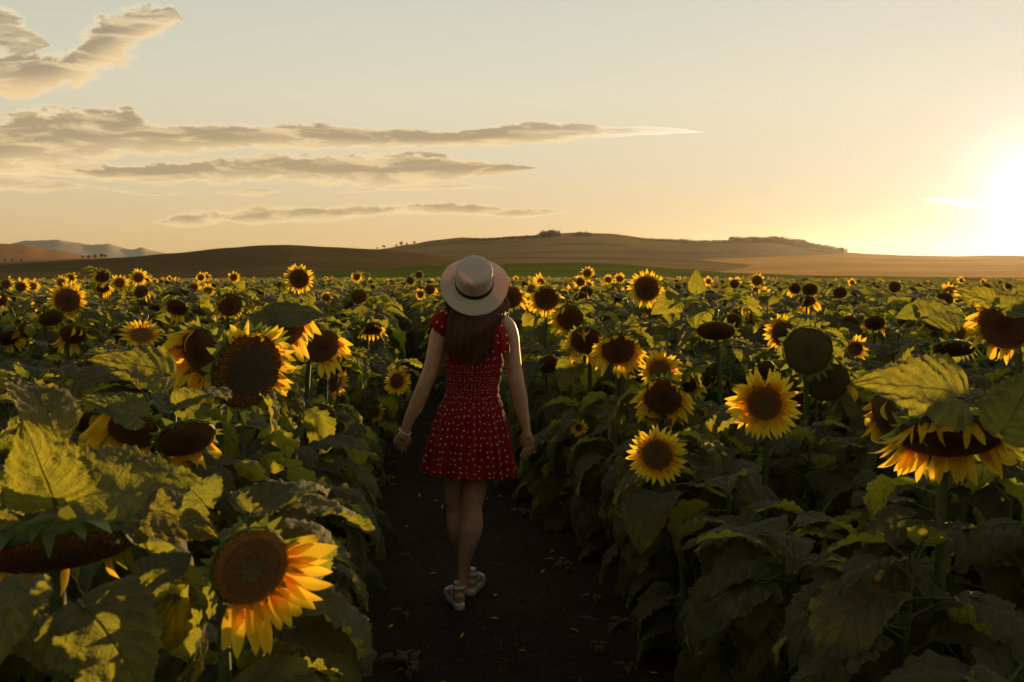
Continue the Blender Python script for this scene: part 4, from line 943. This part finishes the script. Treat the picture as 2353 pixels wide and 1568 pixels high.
# ------------------------------------------------------------------ the walking woman
def W(u, v, dy=0.0): return P(u, v, WOMAN_Y + dy)
WR = Vector((W(1078, 1380).x, WOMAN_Y, zg(0, WOMAN_Y)))
person = empty('person', WR, label='woman in a red polka-dot dress and straw hat walking away down the path', category='person')
PX = WOMAN_Y / F
def skin_mat():
    m, k = new_mat('skin'); geo = k.node('ShaderNodeTexCoord').outputs['Object']
    n = k.noise(geo, 16, 4, .6); n2 = k.noise(geo, 160, 4, .6)
    c = k.mix(k.rng(n, .3, .7), (0.42, 0.225, 0.125), (0.52, 0.295, 0.175))
    b = principled(k, c, 0.5, 0.35, Subsurface_Weight=0.15, Subsurface_Scale=0.02); b.inputs['Subsurface Radius'].default_value = (1, .3, .15)
    bump(k, n2, .25, .001, b); finish(k, b.outputs[0]); return m
M_SKIN = skin_mat()
body = Acc()
def limb(keys, n=26, sides=20):
    """keys: (u, v, dy, radius)"""
    pts = [list(W(u, v, dy)) + [r] for u, v, dy, r in keys]; s = spline(pts, n); path = [Vector(q[:3]) for q in s]; rr = [q[3] for q in s]
    # rounded ends
    d0 = (path[0] - path[1]).normalized(); d1 = (path[-1] - path[-2]).normalized()
    path = [path[0] + d0 * rr[0] * .8, path[0] + d0 * rr[0] * .5] + path + [path[-1] + d1 * rr[-1] * .5, path[-1] + d1 * rr[-1] * .8]; rr = [rr[0] * .5, rr[0] * .85] + rr + [rr[-1] * .85, rr[-1] * .5]
    v, f, uv = tube(path, rr, sides); body.add(v, f)
def blob(c, rx, ry, rz, M=None):
    v = []; n1, n2 = 14, 20
    for i in range(n1 + 1):
        a = math.pi * (0.02 + 0.96 * i / n1)
        for j in range(n2): b = 2 * math.pi * j / n2; v.append(Vector((rx * math.sin(a) * math.cos(b), ry * math.sin(a) * math.sin(b), rz * math.cos(a))))
    if M is not None: v = [M @ q for q in v]
    f = grid_faces(n1 + 1, n2, True) + [tuple(range(n2))[::-1], tuple(n1 * n2 + k for k in range(n2))]
    body.add([c + q for q in v], f)
# torso
tor = [(1090, 722, .030, .050, .050), (1090, 742, .025, .050, .052), (1090, 752, .015, .115, .065), (1090, 770, .005, .135, .085), (1089, 800, 0, .125, .095), (1088, 840, 0, .118, .095),
       (1086, 890, 0, .108, .085), (1087, 930, 0, .135, .100), (1087, 985, 0, .155, .115), (1086, 1030, 0, .150, .105), (1086, 1050, 0, .120, .08)]
s = spline([[*W(u, v, dy), rx, ry] for u, v, dy, rx, ry in tor], 40); v = []
for q in s:
    for j in range(28): a = 2 * math.pi * j / 28; v.append((q[0] + q[3] * math.cos(a), q[1] + q[4] * math.sin(a), q[2]))
body.add(v, grid_faces(40, 28, True) + [tuple(range(28))[::-1], tuple(39 * 28 + k for k in range(28))])
# head and neck, slightly lifted
blob(W(1091, 664, .055), .072, .090, .108)
blob(W(1091, 690, .095), .052, .062, .055)
blob(W(1091, 676, .155), .011, .018, .016)                      # nose
for sx in (-1, 1): blob(W(1091, 672, .05) + Vector((sx * .074, 0, 0)), .010, .022, .030)
limb([(1091, 690, .035, .052), (1091, 720, .03, .047), (1091, 748, .015, .055)], 10)
# arms
limb([(1046, 752, 0, .046), (1024, 748, 0, .049), (1010, 772, -.005, .046), (1001, 810, -.01, .042), (990, 850, -.015, .038), (976, 884, -.02, .0355), (965, 912, -.01, .037), (952, 940, 0, .033), (940, 966, .01, .0275), (931, 990, .02, .0225), (926, 1002, .025, .024)], 44)
limb([(1128, 748, 0, .046), (1156, 746, 0, .048), (1170, 768, -.005, .045), (1176, 810, -.01, .041), (1182, 850, -.012, .038), (1189, 884, -.018, .036), (1195, 915, -.01, .036), (1200, 945, 0, .0315), (1205, 968, .005, .026), (1209, 988, .01, .0215), (1211, 1000, .012, .023)], 44)
# hands: palm plus five separate fingers
def hand(wrist, kn_c, across, tips, thumb, thick=.012):
    w = Vector(wrist); kc = Vector(kn_c); ax = Vector(across)
    for q in (-1.0, -.5, 0, .5, 1.0):
        a = w + ax * q * .55; b = kc + ax * q
        v, f, uv = tube([a + (a - b).normalized() * .01, a, a.lerp(b, .5), b, b + (b - a).normalized() * .008], [thick * .5, thick, thick * 1.08, thick * .95, thick * .5], 12); body.add(v, f)
    for i, (t, L) in enumerate(zip(tips, (.92, 1.05, 1.0, .8))):
        b = kc + ax * (-.96 + .64 * i); p1 = b + Vector(t[0]) * L; p2 = p1 + Vector(t[1]) * L; p3 = p2 + Vector(t[2]) * L
        path = [b - (p1 - b) * .35, b, b.lerp(p1, .5), p1, p1.lerp(p2, .5), p2, p2.lerp(p3, .6), p3]
        r0 = .0082 if i < 3 else .0072
        v, f, uv = tube(path, [r0 * .9, r0, r0 * .9, r0 * .97, r0 * .86, r0 * .9, r0 * .8, r0 * .45], 10); body.add(v, f)
    th = [w + Vector(thumb[0])] + [w + Vector(q) for q in thumb[1:]]
    v, f, uv = tube(th, [.012, .012, .010, .0095, .006], 10); body.add(v, f)
lw = W(926, 1000, .025); hand(lw, W(919, 1019, .04), (-.027, .004, .006), [((-.003, .022, -.021), (-.001, .022, -.006), (0, .016, .002)), ((-.003, .018, -.026), (0, .022, -.010), (0, .017, -.002)),
      ((-.002, .014, -.028), (0, .020, -.014), (0, .016, -.006)), ((0, .012, -.026), (0.001, .016, -.014), (0, .013, -.008))][::-1], [(.012, .01, .0), (.024, .022, -.020), (.027, .034, -.036), (.024, .045, -.050), (.020, .052, -.060)])
rw = W(1211, 998, .012); hand(rw, W(1215, 1019, .035), (.019, .016, .004), [((-.008, .008, -.032), (-.010, .006, -.024), (-.010, .002, -.016)), ((-.005, .010, -.034), (-.008, .008, -.026), (-.010, .004, -.017)),
      ((0, .010, -.034), (-.004, .010, -.025), (-.008, .006, -.017)), ((.004, .010, -.029), (0, .010, -.020), (-.004, .006, -.014))], [(-.012, .006, .004), (-.021, .018, -.020), (-.024, .026, -.040), (-.022, .030, -.058), (-.020, .032, -.068)])
# legs
limb([(1108, 1010, 0, .080), (1103, 1050, .0, .074), (1094, 1095, 0, .064), (1089, 1135, -.005, .056), (1085, 1168, -.008, .0485), (1086, 1195, -.012, .052), (1082, 1222, -.016, .0535), (1075, 1252, -.012, .045), (1068, 1284, -.004, .034), (1063, 1318, .0, .0245), (1061, 1342, .0, .0235), (1060, 1358, .0, .027)], 46)
limb([(1062, 1010, 0.02, .078), (1056, 1050, .03, .070), (1046, 1095, .05, .055), (1045, 1135, .07, .050), (1046, 1165, .09, .044), (1047, 1195, .09, .045), (1050, 1225, .10, .045), (1058, 1258, .13, .038), (1067, 1290, .16, .030), (1072, 1320, .19, .0235), (1075, 1340, .20, .023), (1076, 1352, .205, .026)], 46)
FEET = []
def foot(heel, dirv, lift=0.0, label=None):
    """bare foot inside a white sandal; heel is the back of the sole on the ground"""
    h = Vector(heel); d = Vector(dirv).normalized(); s = Vector((d.y, -d.x, 0)); z0 = .034
    def Q(a, b, c): return h + d * (a * .92) + s * (b * .9) + Vector((0, 0, c + lift))
    pts = [(.012, 0, z0 + .020, .020), (.035, 0, z0 + .030, .028), (.070, 0, z0 + .036, .031), (.11, 0, z0 + .030, .030), (.155, 0, z0 + .020, .030), (.20, 0, z0 + .013, .026), (.228, 0, z0 + .010, .013)]
    path = [Q(a, b, c) for a, b, c, r in pts]; v, f, uv = tube(path, [p[3] for p in pts], 16)
    v = [Vector((q.x, q.y, max(q.z, h.z + lift + z0 - .003))) for q in v]; body.add(v, f)
    v, f, uv = tube([Q(.045, 0, z0 + .03), Q(.05, 0, z0 + .06), Q(.048, 0, z0 + .10)], [.03, .027, .0235], 14); body.add(v, f)
    for i in range(5): b = -.026 + .013 * i; v, f, uv = tube([Q(.20, b * .9, z0 + .010), Q(.222, b, z0 + .010), Q(.238 - abs(i - 1) * .006, b, z0 + .009)], [.008, .0085 if i != 1 else .010, .005], 8); body.add(v, f)
    FEET.append(Q)
hx = W(1060, 1391); foot((hx.x, WOMAN_Y - .045, WR.z), (-.30, .95, 0))
hx = W(1080, 1368, .2); foot((hx.x, WOMAN_Y + .165, WR.z), (.20, .97, 0))
bo = ob('body', None, person) if False else None
me = body.mesh('body', [M_SKIN]); bo = ob('body', me, person, Matrix.Translation(-WR))
rm = bo.modifiers.new('one skin', 'REMESH'); rm.mode = 'VOXEL'; rm.voxel_size = 0.0042; rm.use_smooth_shade = True
smo = bo.modifiers.new('soft', 'SMOOTH'); smo.factor = 0.5; smo.iterations = 4
def child(name, ac, mats, parent=person, smooth=True, **kw):
    o = ob(name, ac.mesh(name, mats, smooth), parent, Matrix.Translation(-WR) if parent is person else None, **kw); return o

# dress
def dress_mat():
    m, k = new_mat('red cotton with white dots'); uv = k.node('ShaderNodeUVMap').outputs[0]
    vo = k.node('ShaderNodeTexVoronoi', feature='F1'); k.put(vo.inputs['Vector'], uv); vo.inputs['Scale'].default_value = 1.0; vo.inputs['Randomness'].default_value = 0.5; vo.voronoi_dimensions = '2D'
    dot = k.rng(vo.outputs['Distance'], 0.12, 0.15, 1.0, 0.0)
    geo = k.node('ShaderNodeTexCoord').outputs['Object']; n = k.noise(geo, 260, 3, .6); n2 = k.noise(geo, 18, 5, .6)
    c = k.mix(k.rng(n2, .3, .7), (0.19, 0.005, 0.004), (0.27, 0.008, 0.006)); c = k.mix(dot, c, (0.58, 0.42, 0.29))
    b = principled(k, c, 0.8, 0.12, Sheen_Weight=0.12); nn = bump(k, k.m('ADD', n, k.m('MULTIPLY', n2, 2.0)), .4, .0025, b)
    tr = k.node('ShaderNodeBsdfTranslucent'); k.put(tr.inputs[0], k.mix(dot, (.5, .02, .015), (.8, .6, .5))); mx = k.node('ShaderNodeMixShader'); mx.inputs[0].default_value = .18
    k.l.new(b.outputs[0], mx.inputs[1]); k.l.new(tr.outputs[0], mx.inputs[2]); finish(k, mx.outputs[0]); return m
M_DRESS = dress_mat()
rings = [  # v, left, right, half depth, fold depth, cloth tightness (v per row)
 (741, 1036, 1142, .062, 0, 0), (752, 1020, 1158, .080, 0, .3), (768, 1020, 1156, .095, 0, .7), (790, 1024, 1152, .103, 0, 1.2), (815, 1025, 1153, .106, .002, 1.8), (836, 1022, 1156, .108, .003, 2.3),
 (848, 1024, 1152, .106, .0015, 2.9), (868, 1024, 1150, .102, .001, 4.0), (896, 1026, 1145, .097, .001, 5.5), (914, 1019, 1148, .102, .002, 6.2), (930, 1010, 1153, .112, .006, 6.7), (956, 1000, 1161, .126, .010, 7.3),
 (985, 992, 1168, .137, .013, 8.0), (1015, 984, 1174, .147, .016, 8.7), (1048, 977, 1180, .157, .019, 9.5), (1076, 971, 1184, .165, .022, 10.2), (1088, 969, 1186, .168, .024, 10.5)]
s = spline([[q[0], q[1], q[2], q[3], q[4], q[5]] for q in rings], 110); NV = 220; v = []; uv = []
for i, (vv, ul, ur, dp, fd, tv) in enumerate(s):
    c0 = W((ul + ur) / 2, vv); hw = (ur - ul) / 2 * PX; tt = i / 109
    for j in range(NV):
        a = 2 * math.pi * j / NV; ca, sa = math.cos(a), math.sin(a)
        fold = fd * (0.55 * math.sin(11 * a + 1.3 * math.sin(2 * a) + .6) + .35 * math.sin(19 * a + 2.2 + 2.5 * tt) + .3 * math.sin(29 * a + 1) + .25 * mnoise.noise(Vector((ca * 3, sa * 3, tt * 3))))
        smock = 0.0022 * math.sin(tt * 110 * 1.05) * (1 if .28 < tt < .58 else 0) + 0.0014 * math.sin(70 * a) * (1 if .25 < tt < .64 else 0)
        wr = .004 * mnoise.noise(Vector((ca * 4, sa * 4, tt * 14))) * (1 if tt < .3 or tt > .6 else .3)
        rr = 1 + (fold + smock + wr) / max(.06, dp)
        hem = (-5 * ca - 3 * sa) * PX * max(0, (tt - .9) / .1) + (.006 * math.sin(11 * a + .6) * max(0, (tt - .85) / .15))
        v.append((c0.x + hw * ca * (1 + fold / hw * .8 + (smock + wr) / hw) , c0.y + dp * sa * rr, c0.z + hem)); uv.append((a / (2 * math.pi) * 43.0, tv * 2.7))
ac = Acc(); f = grid_faces(110, NV, True); ac.add(v, f, 0, uv)
# repair the seam: the last column of faces would wrap the pattern
v2 = []; uv2 = []
for i in range(110):
    row = v[i * NV:(i + 1) * NV]; ru = uv[i * NV:(i + 1) * NV]; v2 += row[NV // 4:] + row[:NV // 4] + [row[NV // 4]]
    uv2 += [q for q in ru[NV // 4:]] + [(q[0] + 43.0, q[1]) for q in ru[:NV // 4]] + [(ru[NV // 4][0] + 43.0, ru[NV // 4][1])]
ac = Acc(); ac.add(v2, grid_faces(110, NV + 1), 0, uv2)
dress = child('dress', ac, [M_DRESS]); so = dress.modifiers.new('cloth', 'SOLIDIFY'); so.thickness = .0025; so.offset = 0
# left puffed cap sleeve
keys = [(1036, 730, 0, .045), (1024, 736, 0, .057), (1014, 748, 0, .062), (1008, 758, -.002, .060), (1004, 763, -.003, .053)]
s = spline([[*W(u, v_, dy), r] for u, v_, dy, r in keys], 14); path = [Vector(q[:3]) for q in s]; v, f, uv = tube(path, [q[3] for q in s], 60, False)
v = [q + (q - path[i // 60]).normalized() * (.005 * math.sin(13 * 2 * math.pi * (i % 60) / 60) * (0.3 + abs((i // 60) / 13 - .5))) for i, q in enumerate(v)]
ac = Acc(); ac.add(v, f, 0, [(a * 2.6, b * 9) for a, b in uv]); sl = child('sleeve', ac, [M_DRESS]); so = sl.modifiers.new('cloth', 'SOLIDIFY'); so.thickness = .002
# right loose sleeve hanging behind the upper arm
v = []; uv = []
for i in range(22):
    t = i / 21; vv = 728 + (812 - 728) * t
    for j in range(16):
        q = j / 15; ul = 1122 + 10 * t; ur = 1150 + 21 * min(1, t * 1.6); u = ul + (ur - ul) * q
        dy = -.075 - .045 * t - .02 * math.sin(q * math.pi) + .008 * math.sin(q * 17 + 1) * t + .055 * (1 - t) ** 2 + .05 * max(0, q - .8)
        v.append(W(u, vv, dy)); uv.append((q * 2.4 + .3, t * 4.3))
ac = Acc(); ac.add(v, grid_faces(22, 16), 0, uv); sl = child('sleeve', ac, [M_DRESS], label='loose sleeve slipped off the right shoulder'); so = sl.modifiers.new('cloth', 'SOLIDIFY'); so.thickness = .002

# hair
def hair_mat():
    m, k = new_mat('long dark brown hair'); uv = k.node('ShaderNodeUVMap').outputs[0]; t, s_, _ = k.sep(uv)[:3]
    geo = k.node('ShaderNodeTexCoord').outputs['Object']; n = k.noise(k.xyz(k.m('MULTIPLY', k.sep(geo)[0], 60.0), k.m('MULTIPLY', k.sep(geo)[2], 3.0), k.sep(geo)[1]), 4, 4, .6)
    c = k.mix(k.rng(n, .3, .7), (0.035, 0.014, 0.007), (0.13, 0.052, 0.022))
    c = k.mix(k.rng(t, .5, 1.0, 0, .8, False), c, (.26, .10, .038))
    b = principled(k, c, 0.42, 0.5); tr = k.node('ShaderNodeBsdfTranslucent'); tr.inputs[0].default_value = (.45, .12, .03, 1)
    mx = k.node('ShaderNodeMixShader'); mx.inputs[0].default_value = .22; k.l.new(b.outputs[0], mx.inputs[1]); k.l.new(tr.outputs[0], mx.inputs[2]); finish(k, mx.outputs[0]); return m
M_HAIR = hair_mat(); ac = Acc(); r = random.Random(5)
def hair_pt(s, t, off, ph, curl):
    """s across -1..1, t down 0..1"""
    vv = 640 + 197 * t; top = (1093, 50); w1 = (1100, 67); w2 = (1082, 55); w3 = (1080, 50); w4 = (1079, 38)
    ks = spline([(640, 1093, 50, .0), (672, 1096, 62, -.01), (705, 1100, 67, -.055), (735, 1091, 60, -.095), (765, 1082, 55, -.115), (800, 1079, 51, -.12), (837, 1079, 36, -.118)], 25)
    q = min(int(t * 24), 23); w = t * 24 - q; row = ks[q] * (1 - w) + ks[q + 1] * w
    wave = curl * (3.0 * math.sin(t * 13 + ph) * t)
    u = row[1] + row[2] * s + wave; round_ = math.sqrt(max(0, 1 - s * s * .96))
    dy = row[3] + (1 - round_) * (.11 if t < .45 else .05) - off - (0.045 * (1 - t * 2) if t < .5 else 0) * round_
    return W(u, row[0], dy)
HS = [[hair_pt(-1 + 2 * j / 40, i / 30 * (.86 - .05 * (abs(-1 + 2 * j / 40)) ** 2), -.006, 0, 0) for j in range(41)] for i in range(31)]
ac.add([p for row in HS for p in row], grid_faces(31, 41), 0)
for i in range(1500):
    s0 = max(-1, min(1, r.gauss(0, .62) if r.random() < .5 else r.uniform(-1, 1))); end = r.uniform(.74, 1.03) - .16 * s0 * s0 * r.random(); off = r.uniform(0, .014); ph = s0 * 3 + r.uniform(0, 1.5); cu = r.uniform(.2, 1.2)
    t0 = r.choice([0.05, 0.05, .2, .35]) ; n = 15; sp = s0; path = []
    dr = r.gauss(0, .06)
    for q in range(n):
        t = t0 + (end - t0) * q / (n - 1); path.append(hair_pt(max(-1.06, min(1.06, s0 + dr * t + .03 * math.sin(t * 9 + ph))), t, off + .006 * math.sin(t * 11 + ph), ph, cu))
    v, f, uv = tube(path, [.0012] * (n - 3) + [.001, .0008, .0003], 3, False); rs_ = r.random(); ac.add(v, f, 0, [(rs_, a) for a, b in uv])
# loose curls at both sides, catching the light
for i in range(150):
    sd = r.choice([1, 1, 1, -1]); u0 = 1093 + sd * r.uniform(48, 66); n = 12; ph = r.uniform(0, 6); amp = r.uniform(2, 6); L = r.uniform(40, 75)
    path = [W(u0 + sd * amp * math.sin(q / n * 6 + ph * .3) + sd * 4 * math.sin(q / n * 3.1), 680 + L * q / n, .01 + r.uniform(-.002, .002) + .012 * math.cos(q / n * 6 + ph)) for q in range(n)]
    v, f, uv = tube(path, .0011, 3, False); ac.add(v, f, 0, uv)
child('hair', ac, [M_HAIR])

# straw hat
def straw_mat():
    m, k = new_mat('woven straw'); uv = k.node('ShaderNodeUVMap').outputs[0]; r_, an, _ = k.sep(uv)[:3]
    ring = k.m('SINE', k.m('MULTIPLY', r_, 6.2832 * 44)); st = k.m('SINE', k.m('MULTIPLY', an, 6.2832 * 170)); wv = k.m('MULTIPLY', k.m('ADD', ring, k.m('MULTIPLY', st, .6)), .6)
    geo = k.node('ShaderNodeTexCoord').outputs['Object']; n = k.noise(geo, 110, 3, .7); sp = k.node('ShaderNodeTexVoronoi'); k.put(sp.inputs['Vector'], geo); sp.inputs['Scale'].default_value = 75
    fleck = k.rng(sp.outputs['Distance'], .10, .2, 1, 0)
    c = k.mix(k.rng(n, .3, .7), (0.76, 0.64, 0.50), (0.86, 0.75, 0.61)); c = k.mix(k.rng(wv, -.9, .1, .3, 0), c, (.26, .17, .09)); c = k.mix(k.m('MULTIPLY', fleck, .7), c, (.16, .09, .05))
    b = principled(k, c, .75, .2); nn = bump(k, wv, .5, .0018, b); tr = k.node('ShaderNodeBsdfTranslucent'); k.put(tr.inputs[0], k.mix(fleck, (.75, .42, .25), (.3, .15, .08)))
    mx = k.node('ShaderNodeMixShader'); mx.inputs[0].default_value = .25; k.l.new(b.outputs[0], mx.inputs[1]); k.l.new(tr.outputs[0], mx.inputs[2]); finish(k, mx.outputs[0]); return m
M_STRAWHAT = straw_mat(); M_RIBBON = simple('black ribbon', (.012, .010, .014), .6, .3, 90, .2)
HC = W(1090, 653, -.035); AX = Vector((0.03, -math.cos(rad(33)), math.sin(rad(33)))).normalized()
Xh = Vector((1, 0, 0)) - AX * AX.x; Xh.normalize(); Yh = AX.cross(Xh); HM = Matrix((Xh, Yh, AX)).transposed().to_4x4(); HM.translation = HC - WR
hat = bpy.data.objects.new('straw_hat', None)
def hat_lathe(prof, n=96, sad=0.0):
    ac = Acc(); v = []; uv = []
    for (rr, zz, vv) in prof:
        for j in range(n):
            a = 2 * math.pi * j / n; w = max(0, (rr - .085) / .078); wob = sad * w * w * (math.cos(2 * a)) + .004 * w * math.sin(3 * a + 1)
            v.append((rr * math.cos(a) * (1 - .02 * w * w), rr * math.sin(a) * .98, zz + wob)); uv.append((vv, j / n))
    f = grid_faces(len(prof), n, True); ac.add(v, f, 0, uv); return ac
brim = [(.087 + (.163 - .087) * t, -.008 * t - .004 * t * t, .2 + .55 * t) for t in [i / 14 for i in range(15)]]
crown = [(.089, 0, .0), (.0888, .02, .08), (.088, .05, .2), (.087, .09, .32), (.0858, .114, .40), (.082, .125, .45), (.070, .1305, .52), (.050, .132, .6), (.026, .1325, .75), (.008, .132, .9), (.001, .132, 1.0)]
hm = hat_lathe(brim, sad=.014); o = ob('straw_hat', hm.mesh('straw_hat', [M_STRAWHAT]), person, HM); so = o.modifiers.new('straw', 'SOLIDIFY'); so.thickness = .003
cr = ob('crown', hat_lathe(crown).mesh('crown', [M_STRAWHAT]), o); so = cr.modifiers.new('straw', 'SOLIDIFY'); so.thickness = .002
rb = ob('ribbon', hat_lathe([(.0900, .003, 0), (.0912, .004, 0), (.0911, .012, 0), (.0908, .029, 0), (.0885, .030, 0)]).mesh('ribbon', [M_RIBBON]), o)
v, f, uv = tube([Vector((.163 * .98 * math.cos(a), .163 * .98 * math.sin(a), -.012 + .014 * math.cos(2 * a) + .004 * math.sin(3 * a + 1))) for a in [2 * math.pi * i / 80 for i in range(81)]], .0026, 6, False)
ac = Acc(); ac.add(v, f, 0, uv); ob('brim_edge', ac.mesh('brim_edge', [M_STRAWHAT]), o)

# pearl bracelet on the left wrist
M_PEARL = simple('white bead', (.75, .72, .66), .25, .6, 50, .05)
wc = W(930.5, 992, .02); wd = (W(926, 1002, .025) - W(940, 966, .01)).normalized(); b1 = wd.cross(Vector((0, 1, 0))).normalized(); b2 = wd.cross(b1); ac = Acc()
for i in range(30):
    a = 2 * math.pi * i / 30; c = wc + b1 * (.0285 * math.cos(a)) + b2 * (.0285 * math.sin(a)) + wd * .002 * math.sin(2 * a); q = .0033; vv = []
    for i2, zz in enumerate((-.7, 0, .7)):
        for j in range(6): b = j / 6 * 6.283; rr = q * math.sqrt(1 - zz * zz); vv.append(c + Vector((rr * math.cos(b), rr * math.sin(b), zz * q)))
    vv += [c - Vector((0, 0, q)), c + Vector((0, 0, q))]
    ac.add(vv, grid_faces(3, 6, True) + [(18, (j + 1) % 6, j) for j in range(6)] + [(19, 12 + j, 12 + (j + 1) % 6) for j in range(6)], 0)
child('bracelet', ac, [M_PEARL])

# white sandals
M_SOLE = simple('white rubber sole', (.50, .45, .36), .6, .3, 40, .1); M_STRAP = simple('white leather strap', (.54, .49, .40), .5, .35, 60, .1)
for Q, tag_ in zip(FEET, ('right', 'left')):
    out = [(-.008, .0), (0.0, .021), (.03, .029), (.08, .027), (.13, .032), (.18, .040), (.22, .037), (.243, .022), (.25, 0)]
    ol = spline(out, 22); pts = [(a, b) for a, b in ol] + [(a, -b) for a, b in ol[::-1][1:-1]]; n = len(pts); v = []
    for zc, gr in ((.0, .94), (.006, 1.0), (.026, 1.0), (.034, .97)):
        for a, b in pts: v.append(Q(.125 + (a - .125) * gr, b * gr, zc + (.006 if a > .2 else 0) * 1))
    ac = Acc(); ac.add(v, grid_faces(4, n, True) + [tuple(range(n))[::-1], tuple(3 * n + k for k in range(n))], 0)
    so_ = child('sandal', ac, [M_SOLE])
    def strap(pts_, w):
        s_ = spline(pts_, 20); v = []
        for i, q in enumerate(s_):
            p = Q(*q)
            for e in (-1, 1): v.append(p + Vector((0, 0, 0)) + (Vector((0, 0, w)) if abs(pts_[0][0] - pts_[-1][0]) < .01 and pts_[0][0] < .06 else (Q(1, 0, 0) - Q(0, 0, 0)) * w) * e)
        a2 = Acc(); a2.add(v, grid_faces(20, 2), 0); o2 = child('strap', a2, [M_STRAP]); o2.parent = so_; o2.matrix_local = Matrix.Identity(4); m2 = o2.modifiers.new('t', 'SOLIDIFY'); m2.thickness = .003
    strap([(.05, -.033, .105), (.018, -.026, .108), (.008, 0, .110), (.018, .026, .108), (.05, .033, .105)], .009)
    strap([(.06, -.036, .030), (.055, -.036, .070), (.05, -.033, .105)], .007)
    strap([(.06, .036, .030), (.055, .036, .070), (.05, .033, .105)], .007)
    strap([(.175, -.044, .034), (.17, -.036, .062), (.165, 0, .074), (.17, .036, .062), (.175, .044, .034)], .018)
# ------------------------------------------------------------------ evening haze
def build_haze(density):
    m = bpy.data.materials.new('evening haze'); m.use_nodes = True; k = NT(m.node_tree); k.n.clear()
    pv = k.node('ShaderNodeVolumePrincipled'); pv.inputs['Color'].default_value = (0.95, 0.93, 0.90, 1); pv.inputs['Density'].default_value = density; pv.inputs['Anisotropy'].default_value = 0.78
    o = k.node('ShaderNodeOutputMaterial'); k.l.new(pv.outputs[0], o.inputs['Volume'])
    x, y0, y1, z0, z1 = 4500, -4500, 4600, -120, 80
    a = Acc(); a.add([(sx * x, yy, zz) for zz in (z0, z1) for yy in (y0, y1) for sx in (-1, 1)], [(0, 2, 3, 1), (4, 5, 7, 6), (0, 1, 5, 4), (2, 6, 7, 3), (0, 4, 6, 2), (1, 3, 7, 5)], 0)
    ob('haze', a.mesh('haze', [m], False), kind='stuff', label='thin golden evening haze over the whole field and hills', category='haze')
HAZE_DENSITY = 0.00002
if HAZE_DENSITY > 0: build_haze(HAZE_DENSITY)
